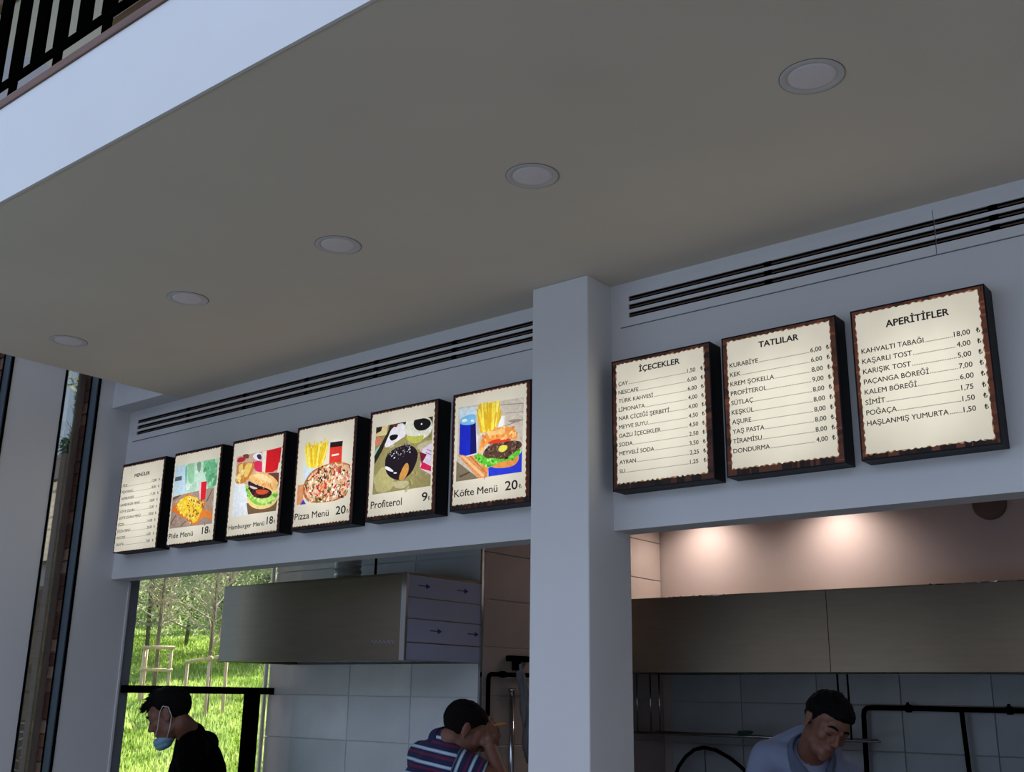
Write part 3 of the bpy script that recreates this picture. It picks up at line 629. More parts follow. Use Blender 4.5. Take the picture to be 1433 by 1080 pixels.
def picture(t, k, extra, clip):
    faces = []
    for kind,c,pts in PRINT_DATA[k]:
        p = [(max(clip[0],min(clip[1],u)), max(clip[2],min(clip[3],v))) for u,v in (chaikin(list(pts)) if kind == 'C' else pts)]
        faces.append((c,p)); 
        for key,fn in extra.items():
            if c == key: faces += [(cc,[(max(clip[0],min(clip[1],u)), max(clip[2],min(clip[3],v))) for u,v in q]) for cc,q in fn(list(pts))]
    inkmesh('printed_picture', faces, t, -.0012, -.000004, PICTURE)
def caption(t, s_, u, v, w, cap, num, nu, nv, ncap, nw, lu):
    text('caption', [(s_, u, v, cap, w, .0005)], t, -.0016); text('price', [(num, nu, nv, ncap, nw, .0009),('\u20ba', lu, nv, ncap*.5, None, .0002)], t, -.0016)
IN = (.03,.945,.05,.972)
t = board(XB[1], PRE+'showing pide on a board beside a red cup, captioned Pide Menü', 12, G1, (34,16,14), (.018,.955,.02,.97))
picture(t, 1, {(240,202,48): lambda p: blobs(90,p,[(250,225,90),(226,180,30),(255,235,130)],(.008,.02)) + blobs(110,[(.45,.18),(.72,.36),(.70,.44),(.40,.50),(.36,.30)],[(150,95,45),(120,75,35),(248,228,175),(205,140,70),(90,60,35),(235,200,120)],(.010,.026),6,.45),
  (112,186,140): lambda p: blobs(26,p,[(130,205,160),(90,160,115),(170,225,190)],(.02,.05)), (196,226,208): lambda p: blobs(30,p,[(180,215,195),(215,236,222),(170,208,190)],(.03,.07)),
  (165,142,128): lambda p: blobs(50,p,[(185,160,145),(145,122,110),(200,178,160)],(.01,.05),5,.25)}, (.04,.935,.165,.86))
caption(t, 'Pide Menü', .045, .08, .505, .0235, '18', .735, .086, .0325, .125, .872)
t = board(XB[2], PRE+'showing a burger and red box, captioned Hamburger Menü', 13, G1, (44,20,16), (.03,.945,.03,.97))
picture(t, 2, {(240,190,120): lambda p: blobs(60,p,[(250,215,160),(226,160,90),(214,140,70)],(.008,.03),6,.4), (135,200,72): lambda p: blobs(50,p,[(180,225,110),(100,170,50),(215,240,160)],(.01,.025)),
  (196,130,50): lambda p: blobs(30,p,[(240,210,120),(210,150,60),(150,90,30)],(.012,.03),6,.5), (62,24,30): lambda p: blobs(24,p,[(90,40,40),(40,14,20)],(.01,.025)), (242,212,130): lambda p: blobs(26,p,[(250,232,170),(190,130,60)],(.008,.02),6,.5)}, (.06,.93,.17,.87))
caption(t, 'Hamburger Menü', .06, .092, .66, .0195, '18', .766, .098, .0325, .108, .888)
t = board(XB[3], PRE+'showing a pizza with fries and a red cup, captioned Pizza Menü', 14, G1, (52,24,18), (.035,.945,.04,.972))
CR = [(245,236,205),(240,215,180),(228,120,120),(204,56,50),(60,40,24),(232,132,60),(250,246,230),(150,60,50),(118,124,60),(236,190,150)]
picture(t, 3, {(222,176,30): lambda p: sticks(90,(.20,.46,.575,.80),FRY,.018,.5), (226,184,146): lambda p: blobs(420,p,CR,(.012,.036),7,.45)}, (.05,.93,.17,.95))
caption(t, 'Pizza Menü', .055, .101, .565, .0275, '20', .732, .104, .033, .156, .905)
t = board(XB[4], PRE+'showing chocolate profiteroles in glass bowls, captioned Profiterol', 15, G1, (60,28,20), (.035,.945,.045,.972))
picture(t, 4, {(28,14,24): lambda p: blobs(70,[(.25,.58),(.45,.66),(.66,.66),(.68,.58),(.45,.52)],[(230,232,240),(120,116,130),(10,6,10),(60,50,60)],(.006,.018),5,.4), (152,142,92): lambda p: blobs(60,p,[(170,160,110),(130,120,74),(190,182,140)],(.02,.05),6,.4),
  (222,222,205): lambda p: blobs(20,p,[(240,240,235),(200,200,170)],(.015,.04),6,.5)}, (.09,.925,.18,.85))
caption(t, 'Profiterol', .075, .112, .455, .029, '9', .814, .12, .033, .075, .898)
t = board(XB[5], PRE+'showing a meatball burger and blue can, captioned Köfte Menü', 16, G1, (66,30,20), (.035,.945,.05,.972))
picture(t, 5, {(222,180,40): lambda p: sticks(90,(.37,.56,.62,.86),FRY,.022,.5), (236,152,70): lambda p: blobs(50,p,[(246,190,110),(224,130,50),(250,205,140)],(.012,.03),6,.5), (88,60,46): lambda p: blobs(70,p,[(120,90,70),(60,38,30),(150,120,100),(40,26,20)],(.008,.025),6,.5),
  (92,192,52): lambda p: blobs(50,p,[(130,220,80),(60,150,36),(170,235,120)],(.01,.028),6,.6), (206,196,182): lambda p: blobs(50,p,[(220,212,200),(190,178,162)],(.02,.08),6,.15), (226,152,92): lambda p: blobs(16,p,[(245,185,130),(205,125,70)],(.015,.04),6,.25)}, (.07,.915,.175,.88))
caption(t, 'Köfte Menü', .055, .116, .55, .026, '20', .701, .117, .033, .15, .868)
t = board(-1.822, PRE+'headed İÇECEKLER, nearest the right of the pillar, eleven drink prices', 17, G2, (60,34,26), (.05,.935,.055,.965))
prices(t, 'İÇECEKLER', .292, .88, .41, .0185, [('ÇAY','1,50'),('NESCAFE','6,00'),('TÜRK KAHVESİ','6,00'),('LİMONATA','4,00'),('NAR ÇİÇEĞİ ŞERBETİ','4,00'),('MEYVE SUYU','4,50'),('GAZLI İÇECEKLER','4,50'),('SODA','2,50'),('MEYVELİ SODA','3,50'),('AYRAN','2,25'),('SU','1,25')], .072, .798, .13, .0118, .775, .903)
t = board(-1.4255, PRE+'headed TATLILAR, middle of the three price lists, ten dessert prices', 18, G2, (74,42,31), (.05,.945,.055,.965))
prices(t, 'TATLILAR', .338, .88, .345, .0185, [('KURABİYE','6,00'),('KEK','6,00'),('KREM ŞOKELLA','8,00'),('PROFİTEROL','9,00'),('SÜTLAÇ','8,00'),('KEŞKÜL','8,00'),('AŞURE','8,00'),('YAŞ PASTA','8,00'),('TİRAMİSU','8,00'),('DONDURMA','4,00')], .068, .774, .162, .0125, .778, .908)
t = board(-1.025, PRE+'headed APERİTİFLER, farthest right, eight snack prices', 19, G2, (84,47,33), (.04,.95,.04,.968))
prices(t, 'APERİTİFLER', .27, .845, .466, .0200, [('KAHVALTI TABAĞI','18,00'),('KAŞARLI TOST','4,00'),('KARIŞIK TOST','5,00'),('PAÇANGA BÖREĞİ','7,00'),('KALEM BÖREĞİ','6,00'),('SİMİT','1,75'),('POĞAÇA','1,50'),('HAŞLANMIŞ YUMURTA','1,50')], .066, .698, .22, .0128, .768, .912)
# ------------------------------------------------------------------ outside: lawn slope, young staked trees, pines
CX, CY = 0.0, -2.839
def gz(x, y):
    s = (x-CX)*-.82+(y-CY)*.57
    z = 1.36+.135*(s-17) if s > 8 else 1.36+.135*(8-17)
    return z+.10*noise.noise(Vector((x*.18,y*.18,0)))+.02*noise.noise(Vector((x*.9,y*.9,3)))
bm = bmesh.new(); nx, ny = 90, 90; g = []
for i in range(nx+1):
    row = []
    for j in range(ny+1):
        x = -5.05-70*(i/nx)**1.5; y = -5+80*(j/ny); row.append(bm.verts.new((x,y,gz(x,y))))
    g.append(row)
for i in range(nx):
    for j in range(ny): bm.faces.new((g[i][j],g[i+1][j],g[i+1][j+1],g[i][j+1]))
hill = done(bm, 'lawn_slope', M['grass'], smooth=True); tag(hill, kind=STR)
rnd = random.Random(21); bm = bmesh.new()
for i in range(60000):
    d = 6+24*rnd.random()**1.3; a = math.radians(rnd.uniform(46,60)); x = CX-d*math.sin(a); y = CY+d*math.cos(a)
    if x > -5.3: continue
    z = gz(x,y)-.01; th = rnd.uniform(0,3.14); w = rnd.uniform(.008,.02); hh = rnd.uniform(.04,.11); dx,dy = w*math.cos(th),w*math.sin(th)
    bm.faces.new([bm.verts.new(p) for p in ((x-dx,y-dy,z),(x+dx,y+dy,z),(x+rnd.uniform(-.03,.03),y+rnd.uniform(-.03,.03),z+hh))])
gb = done(bm, 'lawn_grass', M['blade']); tag(gb, 'sunlit green grass blades growing over the lawn slope outside', 'grass', kind='stuff')

def branch(bm, p, d, L, r, depth, rnd, up):
    pts = [Vector(p)]; dd = Vector(d).normalized(); n = 5; rs = [r]
    for i in range(n):
        dd = (dd+Vector((rnd.uniform(-.16,.16),rnd.uniform(-.16,.16),up*rnd.uniform(.02,.16)))).normalized(); pts.append(pts[-1]+dd*L/n); rs.append(r*(1-.7*(i+1)/n))
    tube_bm(bm, pts, rs, 5 if depth else 4)
    if depth > 0:
        for k in range(rnd.randint(3,5)):
            i = rnd.randint(1,n); th = rnd.uniform(0,6.28); o = dd.orthogonal().normalized(); s = dd.cross(o); nd = (dd*.8+(o*math.cos(th)+s*math.sin(th))*rnd.uniform(.5,.9)).normalized()
            branch(bm, pts[i], nd, L*rnd.uniform(.45,.7), max(.004,rs[i]*.7), depth-1, rnd, up)
def young_tree(x, y, H, fork, seed, lb, Lb):
    rnd = random.Random(seed); z = gz(x,y)-.05; t = thing('young_tree', lb, 'tree', (x,y,z), 'young bare trees tied to stakes on the lawn')
    tube('trunk', [(0,0,0),(.01,0,fork*.5),(-.01,0,fork),(.01,0,H*.8)], [.034,.030,.028,.014], M['bark'], t, 8)
    bm = bmesh.new()
    for k in range(26):
        th = rnd.uniform(0,6.28); zz = fork+(H*.8-fork)*k/26; branch(bm, (0,0,zz), (math.cos(th),math.sin(th),rnd.uniform(.3,.8)), rnd.uniform(.6,1.1)*Lb*(1-.3*k/26), .013, 2, rnd, 1)
    b = done(bm, 'branches', M['twig'], t); b['kind'] = 'stuff'
T1 = (-14.55,6.75); T2 = (-13.15,6.70)
young_tree(*T1, 2.9, 1.12, 1, 'bare young tree nearest the left window jamb, inside a square stake frame', .42)
young_tree(*T2, 3.2, .92, 2, 'bare young tree on the lawn beside the steel hood, tied to round stakes', .6)
young_tree(-15.6,11.9, 3.6, 1.2, 3, 'bare young tree farther up the lawn, peeping over the steel hood', .8)
F_ = Vector((-.86,.52,0)).normalized(); RR = Vector((F_.y,-F_.x,0))
def stakes(x, y, lb, posts, rails):
    z = gz(x,y)-.1; t = thing('tree_stake_frame', lb, 'stake frame', (x,y,z), 'wooden stake frames round the young trees')
    for a,b,h in posts:
        p = RR*a+F_*b; tube('stake', [(p.x,p.y,-.3),(p.x,p.y,h)], .023, M['stake'], t, 8)
    for a0,b0,h0,a1,b1,h1 in rails:
        p = RR*a0+F_*b0; q = RR*a1+F_*b1; dv = Vector((q.x-p.x,q.y-p.y,h1-h0)).normalized()*.04
        tube('crossbar', [(p.x-dv.x,p.y-dv.y,h0-dv.z),(q.x+dv.x,q.y+dv.y,h1+dv.z)], .026, M['stake'], t, 8)
stakes(*T1, 'pale square stake frame with two crossbars round the left young tree', [(-.19,-.10,.90),(-.15,.10,.92),(.20,-.08,.91)], [(-.19,-.12,.89,.20,-.10,.90),(-.19,-.12,.57,.20,-.10,.57)])
stakes(*T2, 'three wooden stakes with a thin tie bar round the right young tree', [(-.30,.1,.84),(-.02,-.12,.92),(.24,.1,.90)], [(-.30,.08,.83,-.02,-.14,.88),(-.02,-.14,.88,.26,.08,.94)])
bl = thing('lawn_sign', 'small dark marker leaning on the lawn with a thin stay', 'marker', (-11.2,6.0,gz(-11.2,6.0)))
box('post', (-.02,.02,-.02,.02,0,.22), M['bark'], bl); tube('stay', [(0,0,.02),(.55,.45,.34)], .007, M['stake'], bl, 6)

def leafcloud(bm, c, r, n, rnd, size):
    for i in range(n):
        v = Vector((rnd.gauss(0,1),rnd.gauss(0,1),rnd.gauss(0,1))).normalized()*rnd.random()**.4; p = Vector(c)+Vector((v.x*r[0],v.y*r[1],v.z*r[2]))
        a = Vector((rnd.uniform(-1,1),rnd.uniform(-1,1),rnd.uniform(-1,1)))*size; b = Vector((rnd.uniform(-1,1),rnd.uniform(-1,1),rnd.uniform(-1,1)))*size*.4
        bm.faces.new([bm.verts.new(q) for q in (p-a*.5-b*.5,p+a*.5-b*.3,p+a*.6+b*.5)])
def pine(x, y, H, seed, lb, m, n=9, per=420, low=.15, spread=.24, leaf=.15):
    rnd = random.Random(seed); z = gz(x,y)-.1; t = thing('pine_tree', lb, 'tree', (x,y,z), 'pines along the top of the lawn')
    tube('trunk', [(0,0,0),(rnd.uniform(-.2,.2),0,H*.5),(0,0,H*.95)], [.045,.04,.02], M['bark'], t, 8)
    bm = bmesh.new(); bb = bmesh.new()
    for k in range(n):
        f = low+(1-low)*k/n; rad = H*spread*(1.15-f); th = rnd.uniform(0,6.28); c = (rad*.5*math.cos(th), rad*.5*math.sin(th), H*f)
        leafcloud(bm, c, (rad*.8,rad*.8,H*.08), per, rnd, leaf)
        for j in range(3):
            th += 2.1; tube_bm(bb, [(0,0,H*f-.2),(rad*.5*math.cos(th),rad*.5*math.sin(th),H*f-.05),(rad*math.cos(th),rad*math.sin(th),c[2]+.25)], [.03,.022,.009], 5)
    f = done(bm, 'foliage', m, t); f['kind'] = 'stuff'; b = done(bb, 'branches', M['twig'], t); b['kind'] = 'stuff'
def polar(az, d): a = math.radians(az); return (CX-d*math.sin(a), CY+d*math.cos(a))
ORD = ['nearest the left window jamb','second from the left jamb','third from the left jamb','fourth from the left jamb','fifth from the left jamb','sixth from the left jamb','seventh from the left jamb','farthest right, over the steel hood']
for k,(az,d,H,low) in enumerate(((61.2,24,4.4,.16),(59.0,27,4.8,.13),(57.1,23.5,4.4,.22),(55.3,26,4.8,.14),(53.6,23,4.4,.20),(51.8,26,4.8,.13),(50.0,24,4.4,.2),(48.2,26,4.8,.16))):
    x,y = polar(az,d); pine(x,y,H,100+k,'pale loose pine in the front row above the lawn, '+ORD[k], M['leaf'], low=low, spread=.25)
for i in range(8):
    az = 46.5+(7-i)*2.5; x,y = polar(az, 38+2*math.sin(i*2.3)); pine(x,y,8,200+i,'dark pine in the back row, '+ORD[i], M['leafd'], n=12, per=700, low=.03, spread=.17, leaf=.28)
# trees nearer the slot windows, seen through the coated glass
for i,(az,d) in enumerate(((60.3,10.5),(66.5,14))):
    x,y = polar(az,d); rnd = random.Random(300+i); z = gz(x,y); t = thing('leafy_tree', ('bright leafy tree nearest the kitchen, behind the narrow slot window','bright leafy tree farther left behind the narrow slot windows')[i], 'tree', (x,y,z), 'leafy trees behind the slot windows')
    tube('trunk', [(0,0,0),(.1,0,3.5)], [.12,.07], M['bark'], t, 8); bm = bmesh.new()
    for k in range(10): leafcloud(bm, (rnd.uniform(-.9,.9),rnd.uniform(-.9,.9),rnd.uniform(4.4,8.4)), (.9,.9,.7), 500, rnd, .13)
    f = done(bm, 'foliage', M['leaf'], t); f['kind'] = 'stuff'
# timber screen outside the slot windows
ts = thing('timber_screen', 'brown horizontal plank screen outside the narrow slot window', 'screen', (-6.6,.3,-.2))
me = None
for k in range(21):
    if me is None:
        o = box('plank', (-1.3,.98,-.012,.012,0,.1455), M['plank'], ts, .003); me = o.data
    else: o = link('plank', me, None, ts)
    o.location = (0,0,.1+.146*k-.02)
# ------------------------------------------------------------------ people
def ell(bm, c, r, R=None, seg=20):
    m = Matrix.Translation(Vector(c)) @ (R.to_4x4() if R else Matrix.Identity(4)) @ Matrix.Diagonal((*r,1))
    bmesh.ops.create_uvsphere(bm, u_segments=seg, v_segments=seg//2+2, radius=1, matrix=m)
def cap(bm, a, b, ra, rb, seg=16, flat=False):
    a, b = Vector(a), Vector(b); d = b-a; q = d.to_track_quat('Z','Y').to_matrix().to_4x4()
    bmesh.ops.create_cone(bm, cap_ends=True, segments=seg, radius1=ra, radius2=rb, depth=d.length, matrix=Matrix.Translation((a+b)/2) @ q)
    bmesh.ops.create_uvsphere(bm, u_segments=seg, v_segments=10, radius=ra, matrix=Matrix.Translation(a))
    if not flat: bmesh.ops.create_uvsphere(bm, u_segments=seg, v_segments=10, radius=rb, matrix=Matrix.Translation(b))
def blend(name, build, voxel, it, m, parent, warp=None):
    bm = bmesh.new(); build(bm); me = bpy.data.meshes.new('tmp'); bm.to_mesh(me); bm.free()
    o = bpy.data.objects.new('tmp', me); C.objects.link(o)
    md = o.modifiers.new('r','REMESH'); md.mode = 'VOXEL'; md.voxel_size = voxel; md.adaptivity = 0
    sm = o.modifiers.new('s','SMOOTH'); sm.factor = .5; sm.iterations = it
    bpy.context.view_layer.update()
    ne = bpy.data.meshes.new_from_object(o.evaluated_get(bpy.context.evaluated_depsgraph_get())); bpy.data.objects.remove(o); bpy.data.meshes.remove(me)
    ne.name = name; ne.materials.clear()
    if warp:
        for v in ne.vertices: v.co = warp(v.co)
    for p in ne.polygons: p.use_smooth = True
    return link(name, ne, m, parent)
def frame(pos, F, U=(0,0,1)):
    F = Vector(F).normalized(); U = Vector(U); U = (U-F*U.dot(F)).normalized(); X = F.cross(U)
    return Matrix.Translation(Vector(pos)) @ Matrix((X,F,U)).transposed().to_4x4()
def hand(bm, wrist, d, n, curl, s=1, mirror=1):
    # d = direction of the fingers, n = back of the hand, curl = bend per joint in radians; mirror picks the thumb side
    d = Vector(d).normalized(); n = Vector(n); n = (n-d*n.dot(d)).normalized(); x = d.cross(n)*mirror; w = Vector(wrist)
    cap(bm, w, w+d*.03*s, .026*s, .03*s, 12)
    for k in range(4):
        b = w+d*.012*s+x*(-.028+.019*k)*s; e = w+d*(.088-.004*abs(k-1.4))*s+x*(-.030+.0205*k)*s; cap(bm, b, e, .014*s, .0115*s, 10)
        L = (.040,.045,.042,.032)[k]*s; p = e; dd = d; 
        for j in range(3):
            dd = (dd*math.cos(curl)-n*math.sin(curl)).normalized() if j == 0 else Matrix.Rotation(0,3,'X') @ (dd*math.cos(curl)-nn*math.sin(curl)).normalized()
            nn = (n-dd*n.dot(dd)); nn = nn.normalized() if nn.length > .05 else -d
            if j: nn = x.cross(dd)*(1 if x.cross(dd).dot(prev) > 0 else -1)
            prev = nn; q = p+dd*L*(1,.72,.6)[j]; cap(bm, p, q, (.0095,.009,.0082)[j]*s, (.009,.0082,.007)[j]*s, 10); p = q
    t0 = w+d*.018*s-x*.026*s-n*.006*s; t1 = t0+(d*.6-x*.65-n*.35).normalized()*.042*s; t2 = t1+(d*.9-x*.1-n*.4).normalized()*.032*s; t3 = t2+(d*.8+x*.25-n*.5).normalized()*.026*s
    cap(bm, t0, t1, .015*s, .0115*s, 10); cap(bm, t1, t2, .011*s, .0098*s, 10); cap(bm, t2, t3, .0098*s, .008*s, 10)
def headprims(bm, H, s=1):
    R = H.to_3x3()
    def P(*c): return H @ Vector([v*s for v in c])
    def E(c, r): ell(bm, P(*c), [v*s for v in r], R)
    def K(a, b, r0, r1): cap(bm, P(*a), P(*b), r0*s, r1*s, 12)
    E((0,-.012,.034),(.074,.096,.080)); E((0,.026,-.022),(.060,.062,.084)); E((0,.034,-.078),(.047,.048,.034)); E((0,.071,-.101),(.021,.017,.016))
    E((0,.072,.030),(.050,.020,.028)); K((-.036,.079,.016),(-.012,.089,.014),.009,.010); K((.036,.079,.016),(.012,.089,.014),.009,.010)
    K((0,.088,.010),(0,.110,-.028),.0075,.0115); E((-.012,.098,-.034),(.009,.011,.0075)); E((.012,.098,-.034),(.009,.011,.0075)); K((0,.088,-.036),(0,.088,-.05),.010,.010)
    for q in (-1,1):
        E((q*.040,.052,-.022),(.021,.030,.024)); E((q*.032,.070,.001),(.0175,.0165,.0125)); E((q*.052,.050,.012),(.012,.022,.022)); E((q*.044,.012,-.060),(.013,.034,.026))
        E((q*.077,-.012,-.004),(.007,.020,.031)); E((q*.081,-.019,.008),(.006,.013,.022)); E((q*.078,-.006,-.028),(.006,.010,.012))
    K((-.020,.086,-.058),(.020,.086,-.058),.0055,.0055); K((-.010,.091,-.057),(.010,.091,-.057),.0058,.0058); K((-.016,.085,-.068),(.016,.085,-.068),.0062,.0062); E((0,.085,-.064),(.022,.008,.013)); E((0,.074,-.086),(.03,.016,.014))
def face_bits(H, t, s=1, lids=True, brow=.0042):
    R = H.to_3x3()
    def P(*c): return H @ Vector([v*s for v in c])
    for q in (-1,1):
        bm = bmesh.new(); tube_bm(bm, [P(q*.048,.079,.019),P(q*.038,.088,.0265),P(q*.026,.0945,.0275),P(q*.013,.0985,.023)], [.002*s,brow*s,brow*1.15*s,brow*.8*s], 8); done(bm, 'eyebrow', M['hairm'], t, smooth=True)
        bm = bmesh.new(); tube_bm(bm, [P(q*.045,.0805,-.003),P(q*.037,.0865,-.0062),P(q*.030,.0882,-.0072),P(q*.021,.0865,-.0055)], [.0008*s,.0017*s,.0018*s,.001*s], 6); done(bm, 'eyelashes', M['eye'], t, smooth=True)
    bm = bmesh.new(); tube_bm(bm, [P(-.022,.0895,-.0625),P(-.010,.0955,-.0615),P(0,.097,-.0625),P(.010,.0955,-.0615),P(.022,.0895,-.0625)], [.0008*s,.0028*s,.003*s,.0028*s,.0008*s], 8); done(bm, 'lips', M['lipm'], t, smooth=True)
def hair(H, t, m, keep, thick=1.075, rough=.003, s=1, name='hair'):
    bm = bmesh.new(); bmesh.ops.create_uvsphere(bm, u_segments=96, v_segments=64, radius=1); R = H
    for v in bm.verts:
        d = v.co.normalized(); c = Vector((d.x*.0765,d.y*.099-.012,d.z*.083+.034)); k = keep(c)      # 0..1 how much hair grows there
        sc = .93+(thick-.93)*k; n1 = noise.noise(c*55)*rough+noise.noise(c*160)*rough*.6
        v.co = H @ ((Vector((d.x*.0765*sc,d.y*.099*sc-.012,d.z*.083*sc+.034))+d*n1*k)*s)
    return done(bm, name, m, t, smooth=True)
def ss(a,b,x): x = max(0,min(1,(x-a)/(b-a))); return x*x*(3-2*x)
def hairline(front, side, nape):
    def k(c):
        lim = front if c.y > .035 else (side if c.y > -.02 else nape)
        if .0 < c.y <= .05: lim = side+(front-side)*ss(.0,.05,c.y)
        elif -.05 < c.y <= 0: lim = nape+(side-nape)*ss(-.05,0,c.y)
        return ss(lim-.006, lim+.006, c.z+.004*noise.noise(c*70))
    return k
def lower_body(t, pel, feet, mtr, lean=0):
    pel = Vector(pel)
    def legs(bm):
        ell(bm, pel, (.16,.11,.12))
        for q,f in zip((-1,1), feet):
            f = Vector(f); hp = pel+(f-pel)*0; hp = Vector((pel.x+(f.x-pel.x)*.75,pel.y+(f.y-pel.y)*.75,pel.z-.03)); kn = Vector((f.x,f.y,.50)); cap(bm, hp, kn, .085,.062); cap(bm, kn, Vector((f.x,f.y,.09)), .060,.048)
    blend('trousers', legs, .010, 3, mtr, t)
    def shoes(bm):
        for f in feet: ell(bm, (f[0]+foot.x*.06,f[1]+foot.y*.06,.040), (.05,.05,.038)); cap(bm, (f[0]-foot.x*.05,f[1]-foot.y*.05,.042), (f[0]+foot.x*.14,f[1]+foot.y*.14,.034), .042,.034)
    foot = t_foot[0]
    blend('shoes', shoes, .008, 3, M['shoe'], t)
t_foot = [Vector((0,-1,0))]

def local(v, o): return Vector(v)-Vector(o)
def person(name_label, base, Hpos, F, U, hs, torso, arms, feet, hair_fn, cloth, sleeve, after=None, extra=(), nk=.05):
    t = thing('person', name_label, 'person', base); B = Vector(base)
    L = lambda v: Vector(v)-B
    H = frame(L(Hpos), F, U); pel, wst, ch, nb, sR, sL = [L(v) for v in torso]
    ax = (sL-sR).normalized()
    def body(bm):
        headprims(bm, H, hs)
        cap(bm, H @ Vector((0,-.028*hs,-.055*hs)), nb, .052*hs, .058*hs); cap(bm, nb, ch, .055, .09); cap(bm, ch, pel, .10, .10)
        for A in arms:
            s_, e, w = [L(v) for v in A[:3]]; cap(bm, s_, e, .050, .040); cap(bm, e, w, .040, .026); ell(bm, e, (.041,.041,.041)); cap(bm, ch+(s_-ch)*.4, s_, .07, .055)
            hand(bm, w, A[3], A[4], A[5], .97, A[6])
    b = blend('body', body, .0042, 6, M['skin'], t)
    face_bits(H, t, hs)
    lower_body(t, pel, [(f[0]-B.x,f[1]-B.y,0) for f in feet], M['jeans'])
    hair_fn(H, t, hs)
    def top(bm):
        cap(bm, sR+(ch-sR)*.12, sL+(ch-sL)*.12, .068, .068); 
        cap(bm, nb+(ch-nb)*nk, ch, .067+.05*nk, .135); cap(bm, sR+(nb-sR)*.1, nb+(ch-nb)*.14, .058, .062); cap(bm, sL+(nb-sL)*.1, nb+(ch-nb)*.14, .058, .062)
        for p0,p1,q0,q1 in extra: cap(bm, L(p0), L(p1), q0, q1)
        ell(bm, ch, (.13,.13,.15)); cap(bm, ch-ax*.055, wst-ax*.05, .115, .115); cap(bm, ch+ax*.055, wst+ax*.05, .115, .115); cap(bm, wst-ax*.045, pel-ax*.045, .118, .125); cap(bm, wst+ax*.045, pel+ax*.045, .118, .125)
        for A in arms:
            s_, e, w = [L(v) for v in A[:3]]; k = sleeve
            if k <= 1: cap(bm, s_, s_+(e-s_)*k, .066, .060, 20, True)
            else: cap(bm, s_, e, .064, .052, 20); cap(bm, e, e+(w-e)*(k-1), .052, .038, 20, True)
    def wrinkle(co):
        n = noise.noise(co*9)*.006+noise.noise(Vector((co.x*22,co.y*22,co.z*7)))*.0045
        return co+Vector((n*.7,n*.7,n*.3))
    g = blend('t_shirt' if sleeve <= 1 else 'shirt', top, .006, 4, cloth, t, wrinkle)
    if after: after(t, H, L, g, [L(v) for v in torso], [[L(v) for v in A[:3]] for A in arms], hs)
    return t

# -- left man: profile to the left, looking down, mask under the chin, black tee
def hair_left(H, t, s):
    hl = hairline(.062,.030,-.045)
    hair(H, t, M['hairs'], hairline(.062,.012,-.052), 1.02, .0012, s, 'cropped_hair')
    hair(H, t, M['hairm'], lambda c: hl(c)*ss(.02,.085,c.z)*(.35+.65*ss(-.10,.05,c.y)), 1.17, .006, s)
    rnd = random.Random(4); bm = bmesh.new()
    for i in range(300):
        th = rnd.uniform(-1.3,1.3); ph = rnd.uniform(.35,1.35); d = Vector((math.sin(th)*math.cos(ph),math.cos(th)*math.cos(ph),math.sin(ph))) if i%3 else Vector((rnd.uniform(-.5,.5),.86,rnd.uniform(.25,.6))).normalized()
        c = Vector((d.x*.083,d.y*.106-.012,d.z*.090+.034)); 
        if c.z < .07 and c.y > .03 and i%3: continue
        e = c+d*rnd.uniform(.006,.016)+Vector((rnd.uniform(-.012,.012),rnd.uniform(.010,.034),rnd.uniform(-.014,.006))); tube_bm(bm, [H@(c*s),H@((c+e)/2*s+Vector((0,0,.003))),H@(e*s)], [.0026,.0022,.0005], 4)
    st = done(bm, 'hair_strands', M['hairm'], t); st['kind'] = 'stuff'
def after_left(t, H, L, g, T, A, s):
    def mk(bm):
        ell(bm, H@Vector((0,.062*s,-.098*s)), (.046*s,.052*s,.026*s), H.to_3x3()); ell(bm, H@Vector((0,.070*s,-.118*s)), (.036*s,.040*s,.018*s), H.to_3x3()); ell(bm, H@Vector((0,.094*s,-.092*s)), (.034*s,.018*s,.018*s), H.to_3x3())
    mask = blend('face_mask', mk, .004, 2, M['masktop'], t)
    for q in (-1,1):
        bm = bmesh.new(); tube_bm(bm, [H@(Vector(p)*s) for p in ((q*.045,.088,-.080),(q*.066,.050,-.045),(q*.080,.012,.016),(q*.086,-.012,.034),(q*.086,-.034,.020),(q*.082,-.034,-.02),(q*.074,-.01,-.06),(q*.058,.03,-.105))], .0018, 6); done(bm, 'ear_loop', M['strap'], mask, smooth=True)
t_foot[0] = Vector((-.78,-.63,0))
person('man in a black t-shirt, profile to the left, blue face mask pulled under his chin', (-4.36,.42,0), (-4.431,.182,1.512), (-.80,-.54,-.46), (0,0,1), 1.0,
  [(-4.34,.41,.92),(-4.37,.38,1.08),(-4.41,.345,1.250),(-4.405,.285,1.420),(-4.295,.225,1.370),(-4.51,.44,1.370)],
  [[(-4.295,.225,1.370),(-4.26,.215,1.09),(-4.42,.165,1.02),(-.8,-.1,-.3),(0,0,1),.35,1],[(-4.51,.44,1.370),(-4.60,.44,1.09),(-4.62,.24,1.02),(-.3,-.6,-.3),(0,0,1),.35,-1]],
  [(-4.30,.34,0),(-4.42,.50,0)], hair_left, M['tee'], .6, after_left)

